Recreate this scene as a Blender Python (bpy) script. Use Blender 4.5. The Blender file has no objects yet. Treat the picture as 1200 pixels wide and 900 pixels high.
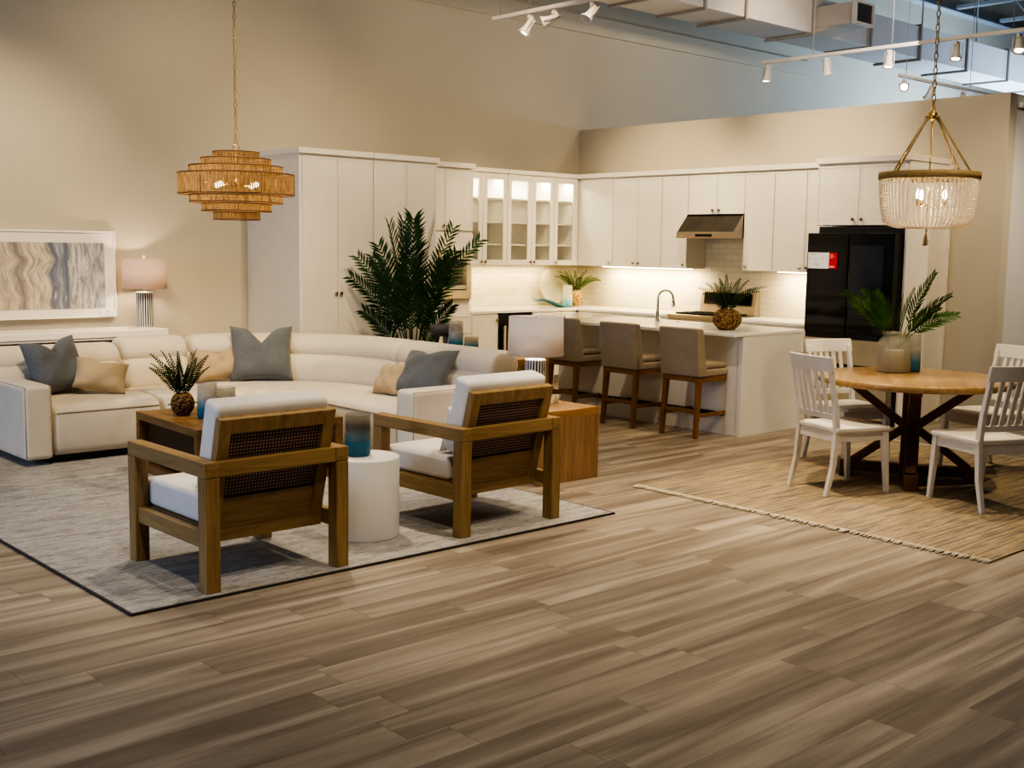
import bpy, bmesh, math, random
from mathutils import Vector, Matrix
random.seed(7)
PI = math.pi
R = math.radians
C = bpy.context.scene.collection

# ------------------------------------------------------------------ materials
MATS = {}

class NT:
    """small node-tree helper"""
    def __init__(s, name):
        s.m = bpy.data.materials.new(name); s.m.use_nodes = True
        s.t = s.m.node_tree; s.n = s.t.nodes; s.n.clear()
        s.out = s.n.new('ShaderNodeOutputMaterial')
    def new(s, typ, **kw):
        n = s.n.new(typ)
        for k, v in kw.items(): setattr(n, k, v)
        return n
    def link(s, a, b): s.t.links.new(a, b)
    def math(s, op, a, b=None, clamp=False):
        n = s.new('ShaderNodeMath', operation=op); n.use_clamp = clamp
        for i, v in enumerate((a, b)):
            if v is None: continue
            if isinstance(v, (int, float)): n.inputs[i].default_value = v
            else: s.link(v, n.inputs[i])
        return n.outputs[0]
    def bsdf(s, col=None, rough=.5, metal=0, spec=.5, **kw):
        b = s.new('ShaderNodeBsdfPrincipled')
        if col is not None:
            if isinstance(col, (tuple, list)): b.inputs['Base Color'].default_value = (*col[:3], 1)
            else: s.link(col, b.inputs['Base Color'])
        if isinstance(rough, (int, float)): b.inputs['Roughness'].default_value = rough
        else: s.link(rough, b.inputs['Roughness'])
        b.inputs['Metallic'].default_value = metal
        b.inputs['Specular IOR Level'].default_value = spec
        for k, v in kw.items(): b.inputs[k.replace('_', ' ')].default_value = v
        s.link(b.outputs[0], s.out.inputs[0]); s.b = b
        return b
    def coord(s, kind='Object'):
        return s.new('ShaderNodeTexCoord').outputs[kind]
    def pos(s):
        return s.new('ShaderNodeNewGeometry').outputs['Position']
    def mapping(s, vec, scale=(1, 1, 1), rot=(0, 0, 0), loc=(0, 0, 0)):
        n = s.new('ShaderNodeMapping'); s.link(vec, n.inputs[0])
        n.inputs['Scale'].default_value = scale; n.inputs['Rotation'].default_value = rot
        n.inputs['Location'].default_value = loc
        return n.outputs[0]
    def noise(s, vec, scale=5, detail=3, rough=.5, dist=0):
        n = s.new('ShaderNodeTexNoise'); s.link(vec, n.inputs['Vector'])
        n.inputs['Scale'].default_value = scale; n.inputs['Detail'].default_value = detail
        n.inputs['Roughness'].default_value = rough; n.inputs['Distortion'].default_value = dist
        return n.outputs[0]
    def ramp(s, fac, stops, interp='LINEAR'):
        n = s.new('ShaderNodeValToRGB'); n.color_ramp.interpolation = interp
        e = n.color_ramp.elements
        while len(e) < len(stops): e.new(.5)
        for i, (p, c) in enumerate(stops):
            e[i].position = p; e[i].color = (*c[:3], c[3] if len(c) > 3 else 1)
        if fac is not None: s.link(fac, n.inputs[0])
        return n.outputs[0]
    def mix(s, fac, a, b, mode='MIX'):
        n = s.new('ShaderNodeMix', data_type='RGBA', blend_type=mode)
        for i, v in ((0, fac), (6, a), (7, b)):
            if isinstance(v, (int, float)): n.inputs[i].default_value = v
            elif isinstance(v, (tuple, list)): n.inputs[i].default_value = (*v[:3], 1)
            else: s.link(v, n.inputs[i])
        return n.outputs[2]
    def bump(s, h, strength=.2, dist=.01):
        n = s.new('ShaderNodeBump'); n.inputs['Strength'].default_value = strength
        n.inputs['Distance'].default_value = dist
        s.link(h, n.inputs['Height']); s.link(n.outputs[0], s.b.inputs['Normal'])

def plain(name, col, rough=.5, metal=0, spec=.5, var=.06, nscale=6, bump=0, bscale=200, **kw):
    if name in MATS: return MATS[name]
    t = NT(name)
    o = t.coord()
    nz = t.noise(o, nscale, 3)
    c = t.ramp(nz, [(.3, [max(0, v * (1 - var)) for v in col]), (.7, [min(1, v * (1 + var)) for v in col])])
    t.bsdf(c, rough, metal, spec, **kw)
    if bump: t.bump(t.noise(o, bscale, 2), bump, .004)
    MATS[name] = t.m
    return t.m

def fabric(name, col, rough=.95, var=.12, wscale=420, bump=.35, speck=0.0, speckcol=(0, 0, 0)):
    t = NT(name); o = t.coord()
    big = t.noise(o, 5, 3)
    c = t.ramp(big, [(.3, [v * (1 - var * .5) for v in col]), (.7, [min(1, v * (1 + var * .5)) for v in col])])
    fine = t.noise(o, wscale, 2, .7)
    c = t.mix(t.math('MULTIPLY', fine, var * 2), c, [v * .72 for v in col])
    if speck:
        sp = t.ramp(t.noise(o, 190, 3, .8), [(.45, (0, 0, 0)), (.62, (1, 1, 1))])
        c = t.mix(t.math('MULTIPLY', sp, speck), c, speckcol)
    t.bsdf(c, rough, 0, .2, Sheen_Weight=.25)
    t.bump(t.math('ADD', t.math('MULTIPLY', fine, .6), t.math('MULTIPLY', t.noise(o, 14, 3), 2.2)), bump, .006)
    return t.m

def wood(name, dark, light, axis='X', scale=1.0, rough=.45, spec=.35):
    t = NT(name); o = t.coord()
    sc = {'X': (1.2, 16, 16), 'Y': (16, 1.2, 16), 'Z': (16, 16, 1.2)}[axis]
    v = t.mapping(o, [k * scale for k in sc])
    n1 = t.noise(v, 1.6, 5, .6, .8)
    v2 = t.mapping(o, [k * scale * 5 for k in sc])
    n2 = t.noise(v2, 1.5, 3, .7)
    f = t.math('ADD', t.math('MULTIPLY', n1, .75), t.math('MULTIPLY', n2, .25))
    c = t.ramp(f, [(.32, dark), (.66, light)])
    t.bsdf(c, rough, 0, spec)
    t.bump(n2, .12, .002)
    return t.m

def ombre_glass(name, z0, z1, stops, clear=.85):
    """thick glass cylinder: colour climbs from the base, upper part nearly clear with seeds"""
    t = NT(name); o = t.coord()
    sx = t.new('ShaderNodeSeparateXYZ'); t.link(o, sx.inputs[0])
    z = t.math('DIVIDE', t.math('SUBTRACT', sx.outputs[2], z0), z1 - z0)
    z = t.math('ADD', z, t.math('MULTIPLY', t.math('SUBTRACT', t.noise(o, 18, 4, .7), .5), .16))
    col = t.ramp(z, stops)
    op = t.ramp(z, [(0, (.97, .97, .97)), (.30, (.82, .82, .82)), (.62, (.42, .42, .42)), (1, (.24, .24, .24))])
    seeds = t.ramp(t.noise(o, 230, 2, .8), [(.55, (0, 0, 0)), (.7, (1, 1, 1))])
    b = t.bsdf(col, .25, 0, .5)
    b.inputs['IOR'].default_value = 1.35
    tr = t.new('ShaderNodeBsdfTransparent'); tr.inputs[0].default_value = (.97, .97, .95, 1)
    mx = t.new('ShaderNodeMixShader')
    f = t.math('ADD', op, t.math('MULTIPLY', seeds, .12), True)
    t.link(f, mx.inputs[0]); t.link(tr.outputs[0], mx.inputs[1]); t.link(b.outputs[0], mx.inputs[2])
    t.link(mx.outputs[0], t.out.inputs[0])
    return t.m

def emit(name, col, s):
    t = NT(name); e = t.new('ShaderNodeEmission'); e.inputs[0].default_value = (*col, 1); e.inputs[1].default_value = s
    nz = t.noise(t.coord(), 3, 1)
    t.link(t.mix(nz, col, [c * .96 for c in col]), e.inputs[0])
    t.link(e.outputs[0], t.out.inputs[0]); return t.m

def shade_mat(name, col, glow, gcol):
    t = NT(name); o = t.coord()
    c = t.mix(t.noise(o, 300, 2), col, [v * .94 for v in col])
    b = t.bsdf(c, .85, 0, .15)
    tl = t.new('ShaderNodeBsdfTranslucent'); tl.inputs[0].default_value = (*gcol, 1)
    mx = t.new('ShaderNodeMixShader'); mx.inputs[0].default_value = glow
    t.link(b.outputs[0], mx.inputs[1]); t.link(tl.outputs[0], mx.inputs[2]); t.link(mx.outputs[0], t.out.inputs[0])
    return t.m

def wall_mat(name, col):
    t = NT(name); p = t.pos()
    c = t.ramp(t.noise(p, .8, 4), [(.3, [v * .95 for v in col]), (.7, [v * 1.04 for v in col])])
    t.bsdf(c, .75, 0, .25); t.bump(t.noise(p, 90, 2), .05, .003); return t.m

def floor_mat():
    t = NT('vinyl_plank_floor'); p = t.pos()
    s = t.new('ShaderNodeSeparateXYZ'); t.link(p, s.inputs[0])
    W, L = .185, 1.22
    row = t.math('FLOOR', t.math('DIVIDE', s.outputs[1], W))
    wn = t.new('ShaderNodeTexWhiteNoise', noise_dimensions='1D'); t.link(row, wn.inputs['W'])
    xs = t.math('ADD', t.math('DIVIDE', s.outputs[0], L), t.math('MULTIPLY', wn.outputs[0], 7.3))
    colu = t.math('FLOOR', xs)
    cv = t.new('ShaderNodeCombineXYZ'); t.link(row, cv.inputs[0]); t.link(colu, cv.inputs[1])
    w2 = t.new('ShaderNodeTexWhiteNoise', noise_dimensions='2D'); t.link(cv.outputs[0], w2.inputs['Vector'])
    rnd = w2.outputs[0]
    # grain: stretched along x, shifted for every plank
    gv = t.new('ShaderNodeCombineXYZ')
    t.link(t.math('ADD', s.outputs[0], t.math('MULTIPLY', rnd, 37)), gv.inputs[0])
    t.link(s.outputs[1], gv.inputs[1]); t.link(t.math('MULTIPLY', rnd, 11), gv.inputs[2])
    g1 = t.noise(t.mapping(gv.outputs[0], (.40, 5.6, 1)), 1.5, 2, .45, .8)
    g2 = t.noise(t.mapping(gv.outputs[0], (1.6, 38, 1)), 2, 5, .8, 1.4)
    f = t.math('ADD', t.math('MULTIPLY', g1, .72), t.math('MULTIPLY', g2, .30))
    f = t.math('ADD', f, t.math('MULTIPLY', t.math('SUBTRACT', rnd, .5), .05))
    c = t.ramp(f, [(.32, (.160, .130, .100)), (.46, (.250, .206, .160)), (.57, (.350, .294, .232)), (.70, (.50, .432, .35))])
    # seams
    fy = t.math('FRACT', t.math('DIVIDE', s.outputs[1], W)); fx = t.math('FRACT', xs)
    ey = t.math('LESS_THAN', fy, .012); ex = t.math('LESS_THAN', fx, .0022)
    e = t.math('MAXIMUM', ey, ex)
    c = t.mix(t.math('MULTIPLY', e, .6), c, (.05, .035, .022))
    rg = t.math('ADD', t.math('MULTIPLY', g2, .16), .36)
    t.bsdf(c, rg, 0, .42); t.bump(t.math('SUBTRACT', g2, e), .12, .002)
    return t.m

def tile_mat(name, u):
    """glossy cream brick tiles; u is the world axis along the wall"""
    t = NT(name); s = t.new('ShaderNodeSeparateXYZ'); t.link(t.pos(), s.inputs[0])
    cv = t.new('ShaderNodeCombineXYZ'); t.link(s.outputs['XYZ'.index(u)], cv.inputs[0]); t.link(s.outputs[2], cv.inputs[1])
    b = t.new('ShaderNodeTexBrick'); t.link(cv.outputs[0], b.inputs['Vector'])
    b.inputs['Scale'].default_value = 1; b.inputs['Brick Width'].default_value = .20; b.inputs['Row Height'].default_value = .0667
    b.inputs['Mortar Size'].default_value = .0028; b.inputs['Mortar Smooth'].default_value = .3
    b.inputs['Color1'].default_value = (.78, .72, .575, 1); b.inputs['Color2'].default_value = (.71, .65, .51, 1)
    b.inputs['Mortar'].default_value = (.55, .50, .40, 1)
    t.bsdf(b.outputs[0], .18, 0, .5)
    t.bump(t.math('SUBTRACT', t.math('MULTIPLY', t.noise(cv.outputs[0], 9, 2), .4), b.outputs['Fac']), .45, .004)
    return t.m

def rug_mat():
    t = NT('heathered_wool_rug'); p = t.pos()
    a = t.noise(t.mapping(p, (7, 60, 1)), 1.6, 4, .7, .3)
    b = t.noise(t.mapping(p, (2, 9, 1)), 1.5, 3, .6)
    d = t.noise(t.mapping(p, (16, 120, 1)), 2, 3, .8)
    f = t.math('ADD', t.math('MULTIPLY', a, .5), t.math('ADD', t.math('MULTIPLY', b, .25), t.math('MULTIPLY', d, .25)))
    c = t.ramp(f, [(.36, (.115, .11, .107)), (.45, (.315, .30, .285)), (.53, (.46, .445, .43)), (.68, (.63, .62, .60))])
    fl = t.ramp(t.noise(t.mapping(p, (20, 60, 1)), 2.2, 2, .8), [(.60, (0, 0, 0)), (.68, (1, 1, 1))])
    c = t.mix(t.math('MULTIPLY', fl, .8), c, (.05, .045, .045))
    t.bsdf(c, .95, 0, .1); t.bump(d, .6, .008); return t.m

def jute_mat():
    t = NT('striped_jute_rug'); p = t.pos()
    b = t.noise(t.mapping(p, (1.6, 22, 1)), 1.4, 3, .6, .2)
    w = t.noise(t.mapping(p, (30, 90, 1)), 2, 3, .8)
    base = t.ramp(w, [(.35, (.30, .225, .135)), (.5, (.45, .35, .225)), (.68, (.60, .50, .36))])
    grey = t.ramp(t.noise(t.mapping(p, (1.1, 24, 1), (0, 0, 0), (3, 7, 0)), 1.7, 3, .55), [(.50, (0, 0, 0)), (.56, (1, 1, 1))])
    c = t.mix(t.math('MULTIPLY', grey, .75), base, (.19, .18, .175))
    cream = t.ramp(b, [(.57, (0, 0, 0)), (.64, (1, 1, 1))])
    c = t.mix(t.math('MULTIPLY', cream, .5), c, (.62, .52, .38))
    t.bsdf(c, .95, 0, .1); t.bump(t.math('ADD', w, b), .7, .01); return t.m

def cane_mat():
    t = NT('cane_webbing'); o = t.coord(); s = t.new('ShaderNodeSeparateXYZ'); t.link(o, s.inputs[0])
    def cell(v, k):
        f = t.math('FRACT', t.math('MULTIPLY', v, k))
        return t.math('ABSOLUTE', t.math('SUBTRACT', f, .5))
    K = 58
    hole = t.math('MULTIPLY', t.math('LESS_THAN', cell(s.outputs[0], K), .22), t.math('LESS_THAN', cell(s.outputs[2], K), .22))
    c = t.mix(t.noise(o, 60, 2), (.060, .026, .013), (.115, .052, .026))
    c = t.mix(hole, c, (.52, .42, .35))
    t.bsdf(c, .5, 0, .3)
    return t.m

def rattan_mat():
    """dense vertical split-rattan slats with fine gaps the lamp shines through"""
    t = NT('split_rattan_slats'); o = t.coord(); s = t.new('ShaderNodeSeparateXYZ'); t.link(o, s.inputs[0])
    ang = t.math('ARCTAN2', s.outputs[1], s.outputs[0])
    cv = t.new('ShaderNodeCombineXYZ'); t.link(t.math('MULTIPLY', ang, 26), cv.inputs[0]); t.link(t.math('MULTIPLY', s.outputs[2], 5), cv.inputs[2])
    n = t.noise(cv.outputs[0], 2.2, 4, .7)
    col = t.ramp(n, [(.36, (.028, .013, .005)), (.47, (.17, .095, .036)), (.56, (.33, .20, .085)), (.66, (.52, .36, .18))])
    fr = t.math('FRACT', t.math('MULTIPLY', ang, 24))
    gap = t.math('MULTIPLY', t.math('LESS_THAN', fr, .2), t.math('GREATER_THAN', n, .42))
    d = t.bsdf(col, .6, 0, .3)
    tl = t.new('ShaderNodeBsdfTranslucent'); t.link(t.mix(.2, col, (.85, .66, .38)), tl.inputs[0])
    m1 = t.new('ShaderNodeMixShader'); m1.inputs[0].default_value = .30
    t.link(d.outputs[0], m1.inputs[1]); t.link(tl.outputs[0], m1.inputs[2])
    tr = t.new('ShaderNodeBsdfTransparent'); m2 = t.new('ShaderNodeMixShader')
    t.link(t.math('ADD', t.math('MULTIPLY', gap, .55), .10), m2.inputs[0]); t.link(m1.outputs[0], m2.inputs[1]); t.link(tr.outputs[0], m2.inputs[2])
    t.link(m2.outputs[0], t.out.inputs[0]); return t.m

def art_mat():
    """abstract wavy vertical bands, sand on one side running to slate blue on the other (x 0..1 across)"""
    t = NT('banded_abstract_print'); g = t.coord('Generated')
    s = t.new('ShaderNodeSeparateXYZ'); t.link(g, s.inputs[0])
    wv = t.noise(t.mapping(g, (.8, 1, 1.5)), 1.5, 1, .4)
    env = t.ramp(s.outputs[0], [(.0, (.2, .2, .2)), (.45, (1, 1, 1)), (.70, (.8, .8, .8)), (.78, (.12, .12, .12)), (1, (.1, .1, .1))])
    x = t.math('ADD', s.outputs[0], t.math('MULTIPLY', t.math('MULTIPLY', t.math('SUBTRACT', wv, .5), .24), env))
    cv = t.new('ShaderNodeCombineXYZ'); t.link(x, cv.inputs[0]); t.link(t.math('MULTIPLY', s.outputs[2], .06), cv.inputs[2])
    fine = t.noise(cv.outputs[0], 62, 3, .7)
    base = t.ramp(x, [(0, (.62, .48, .32)), (.44, (.66, .54, .38)), (.47, (.50, .42, .34)), (.52, (.66, .57, .44)),
                      (.565, (.28, .24, .22)), (.60, (.62, .54, .42)), (.70, (.66, .58, .46)), (.725, (.15, .17, .24)),
                      (.76, (.34, .37, .42)), (.80, (.14, .17, .25)), (.82, (.60, .58, .54)), (1, (.46, .48, .52))])
    ln = t.ramp(fine, [(.38, (0, 0, 0)), (.55, (1, 1, 1))])
    w2 = t.ramp(x, [(.40, (.05, .05, .05)), (.5, (.5, .5, .5)), (1, (.85, .85, .85))])
    c = t.mix(t.math('MULTIPLY', t.math('SUBTRACT', 1, ln), w2), base, (.15, .16, .20))
    c = t.mix(t.math('MULTIPLY', t.ramp(fine, [(.58, (0, 0, 0)), (.68, (1, 1, 1))]), w2), c, (.78, .72, .62))
    t.bsdf(c, .35, 0, .4); return t.m

def woven_mat(name, dark, light, sc=70):
    t = NT(name); o = t.coord()
    v = t.new('ShaderNodeTexVoronoi'); t.link(t.mapping(o, (1, 1, 1.5)), v.inputs['Vector']); v.inputs['Scale'].default_value = sc
    f = t.math('ADD', v.outputs[0], t.math('MULTIPLY', t.noise(o, 30, 3), .4))
    c = t.ramp(f, [(.25, light), (.62, [(a + b) / 2 for a, b in zip(dark, light)]), (.9, dark)])
    t.bsdf(c, .6, 0, .3); t.bump(t.math('SUBTRACT', 1, v.outputs[0]), .9, .012); return t.m

def stripe_mat(name):
    """lamp base: white bone strips with dark slots all round"""
    t = NT(name); o = t.coord(); s = t.new('ShaderNodeSeparateXYZ'); t.link(o, s.inputs[0])
    ang = t.math('ARCTAN2', s.outputs[1], s.outputs[0])
    fr = t.math('FRACT', t.math('MULTIPLY', ang, 22 / (2 * PI)))
    f = t.math('LESS_THAN', fr, .52)
    f = t.math('MULTIPLY', f, t.math('LESS_THAN', t.math('ABSOLUTE', t.math('SUBTRACT', s.outputs[2], .168)), .158))
    c = t.mix(f, (.74, .72, .68), (.020, .020, .024))
    t.bsdf(c, .3, 0, .5); return t.m

def leaf_mat(name, dark, light):
    t = NT(name); o = t.coord()
    c = t.ramp(t.noise(o, 9, 3), [(.35, dark), (.7, light)])
    b = t.bsdf(c, .42, 0, .4)
    tl = t.new('ShaderNodeBsdfTranslucent'); t.link(c, tl.inputs[0])
    mx = t.new('ShaderNodeMixShader'); mx.inputs[0].default_value = .18
    t.link(b.outputs[0], mx.inputs[1]); t.link(tl.outputs[0], mx.inputs[2]); t.link(mx.outputs[0], t.out.inputs[0])
    return t.m

WALL = wall_mat('beige_wall_paint', (.565, .515, .412))
PWALL = wall_mat('partition_paint', (.545, .49, .385))
CEIL = wall_mat('roof_deck_paint', (.20, .21, .23))
FLOOR = floor_mat()
TILE_X, TILE_Y = tile_mat('cream_brick_tile_x', 'X'), tile_mat('cream_brick_tile_y', 'Y')
WHITE = plain('cabinet_white', (.78, .735, .655), .38, var=.02)
INSIDE = plain('cabinet_interior', (.80, .77, .70), .5, var=.02)
ISLWHITE = plain('island_white', (.76, .74, .71), .4, var=.02)
QUARTZ = plain('white_quartz', (.84, .82, .77), .12, var=.03, nscale=20)
CHROME = plain('chrome', (.75, .74, .72), .15, 1, var=.02)
NICKEL = plain('dark_nickel', (.30, .27, .24), .22, 1, var=.02)
STEEL = plain('brushed_steel', (.52, .49, .44), .3, 1, var=.06)
BRASS = plain('brass', (.62, .44, .18), .28, 1, var=.05)
BLACK = plain('black_gloss', (.006, .006, .007), .06, 0, .5, var=.1)
BLACKM = plain('black_matte', (.012, .011, .011), .5, var=.1)
DARKGLASS = plain('smoked_glass', (.010, .010, .012), .10, 0, .3, var=.1)
SOFA = fabric('cream_linen', (.70, .635, .53), var=.07, bump=.16)
SOFAPIPE = fabric('cream_linen_piping', (.40, .33, .24), var=.05, bump=.1)
CUSHION = fabric('white_linen', (.78, .745, .71), var=.07, bump=.16)
TWEED = fabric('blue_grey_tweed', (.140, .150, .163), var=.25, bump=.4, speck=.5, speckcol=(.26, .29, .32))
SAND = fabric('sand_velvet', (.50, .39, .245), var=.10, bump=.15)
STOOLFAB = fabric('taupe_weave', (.33, .272, .205), var=.22, bump=.3)
OAK = wood('honey_oak_z', (.20, .124, .050), (.39, .258, .112), 'Z')
OAKX = wood('honey_oak_x', (.20, .124, .050), (.39, .258, .112), 'X')
OAKY = wood('honey_oak_y', (.20, .124, .050), (.39, .258, .112), 'Y')
TABLEOAK = wood('table_oak', (.26, .135, .045), (.47, .27, .10), 'X', 1.2)
TABLEOAKZ = wood('table_oak_z', (.22, .125, .058), (.37, .225, .115), 'Z', 1.2)
COFFEE = wood('coffee_table_oak', (.13, .07, .026), (.26, .15, .06), 'Y')
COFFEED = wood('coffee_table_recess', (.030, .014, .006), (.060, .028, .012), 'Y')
STOOLWOOD = wood('stool_wood', (.13, .06, .02), (.27, .135, .045), 'Z', 1.5)
DINETOP = wood('dining_top_oak', (.25, .15, .06), (.46, .30, .14), 'X', .8, .28, .5)
DINEBASE = wood('dining_base_brown', (.085, .034, .014), (.20, .088, .034), 'Z', 1.2)
CHAIRW = plain('painted_white_wood', (.80, .77, .72), .35, var=.03)
CYLW = plain('white_plaster', (.74, .73, .71), .6, var=.03, bump=.1, bscale=40)
RUG, JUTE, CANE, RATTAN, ART = rug_mat(), jute_mat(), cane_mat(), rattan_mat(), art_mat()
FRINGE = fabric('cream_fringe', (.70, .62, .48), var=.3)
RUGEDGE = plain('rug_binding', (.05, .045, .04), .9)
RATTANRIM = plain('rattan_rim', (.13, .06, .02), .6)
ROPE = woven_mat('jute_rope', (.32, .22, .10), (.62, .47, .25), 180)
BEAD = shade_mat('white_wood_bead', (.92, .87, .78), .5, (1, .92, .80))
SEAGRASS = woven_mat('seagrass_dark', (.045, .022, .007), (.34, .20, .075), 44)
SEAGRASS2 = woven_mat('seagrass_light', (.25, .14, .035), (.66, .45, .16), 36)
LAMPBASE = stripe_mat('bone_inlay_strips')
SHADE1 = shade_mat('blush_lampshade', (.88, .80, .75), .62, (.95, .80, .70))
SHADE2 = shade_mat('white_lampshade', (.86, .84, .84), .55, (.95, .88, .80))
PALM = leaf_mat('palm_leaf', (.014, .046, .016), (.036, .10, .034))
PALM2 = leaf_mat('palm_leaf_light', (.03, .085, .022), (.07, .16, .045))
FERN = leaf_mat('fern_leaf', (.008, .026, .008), (.025, .062, .016))
FERN2 = leaf_mat('fern_leaf_bright', (.015, .042, .009), (.06, .115, .026))
ARECA = leaf_mat('areca_leaf', (.022, .07, .012), (.085, .18, .032))
STEM = plain('green_stem', (.05, .10, .025), .5)
DUCT = plain('painted_duct', (.56, .54, .52), .6, var=.03)
DUCTF = plain('duct_flange', (.30, .28, .26), .6)
TRACK = plain('track_white', (.62, .58, .53), .45)
JOIST = plain('joist_grey', (.42, .46, .52), .6)
BULB = emit('warm_bulb', (1, .80, .52), 9)
BULB2 = emit('warm_bulb_small', (1, .80, .52), 25)
LENS = emit('spot_lens', (1, .86, .66), 30)
LEDM = emit('led_strip', (1, .84, .52), 14)
PAPER = plain('paper_white', (.82, .82, .84), .5, var=.02)
PAPERG = plain('paper_print_grey', (.45, .45, .47), .5)
REDM = plain('card_red', (.55, .006, .02), .45)
STONE = plain('grey_stone', (.085, .08, .08), .7, var=.15, bump=.2)
CREAMFR = plain('white_frame', (.86, .82, .75), .4, var=.02)
TRANSLUC = None
def clear_glass(name, tint=(1, 1, 1), op=.08):
    t = NT(name); g = t.new('ShaderNodeBsdfGlossy'); g.inputs['Roughness'].default_value = .03
    tr = t.new('ShaderNodeBsdfTransparent'); tr.inputs[0].default_value = (*tint, 1)
    nz = t.math('MULTIPLY', t.noise(t.coord(), 8, 1), op * 2)
    mx = t.new('ShaderNodeMixShader'); t.link(nz, mx.inputs[0])
    t.link(tr.outputs[0], mx.inputs[1]); t.link(g.outputs[0], mx.inputs[2]); t.link(mx.outputs[0], t.out.inputs[0]); return t.m
PANE = clear_glass('cabinet_pane', (.97, .97, .95), .07)
BLUEG = ombre_glass('blue_ombre_glass', 0, .25, [(0, (.012, .10, .18)), (.3, (.03, .19, .30)), (.52, (.16, .30, .36)), (.72, (.22, .19, .15)), (1, (.40, .34, .26))])
BLUEG2 = ombre_glass('blue_clear_glass', 0, .25, [(0, (.02, .13, .22)), (.26, (.05, .22, .33)), (.40, (.20, .32, .38)), (.56, (.42, .43, .42)), (1, (.50, .46, .39))])
BLUEG3 = ombre_glass('aqua_frost_glass', 0, .25, [(0, (.10, .42, .62)), (.22, (.22, .52, .66)), (.45, (.70, .70, .60)), (1, (.76, .70, .56))])
BLUEDARK = ombre_glass('charcoal_blue_glass', 0, .22, [(0, (.02, .12, .20)), (.35, (.05, .20, .30)), (.6, (.16, .22, .25)), (.74, (.03, .028, .028)), (.9, (.07, .05, .04)), (1, (.22, .18, .14))])
FROST = ombre_glass('frosted_jar_glass', -.25, .33, [(0, (.52, .51, .42)), (.5, (.56, .55, .46)), (1, (.54, .52, .42))])
DISHBLUE = plain('teal_dish', (.045, .13, .175), .25)
DISHCLEAR = ombre_glass('pale_platter_glass', -.5, .5, [(0, (.60, .58, .45)), (1, (.66, .62, .48))])

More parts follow.
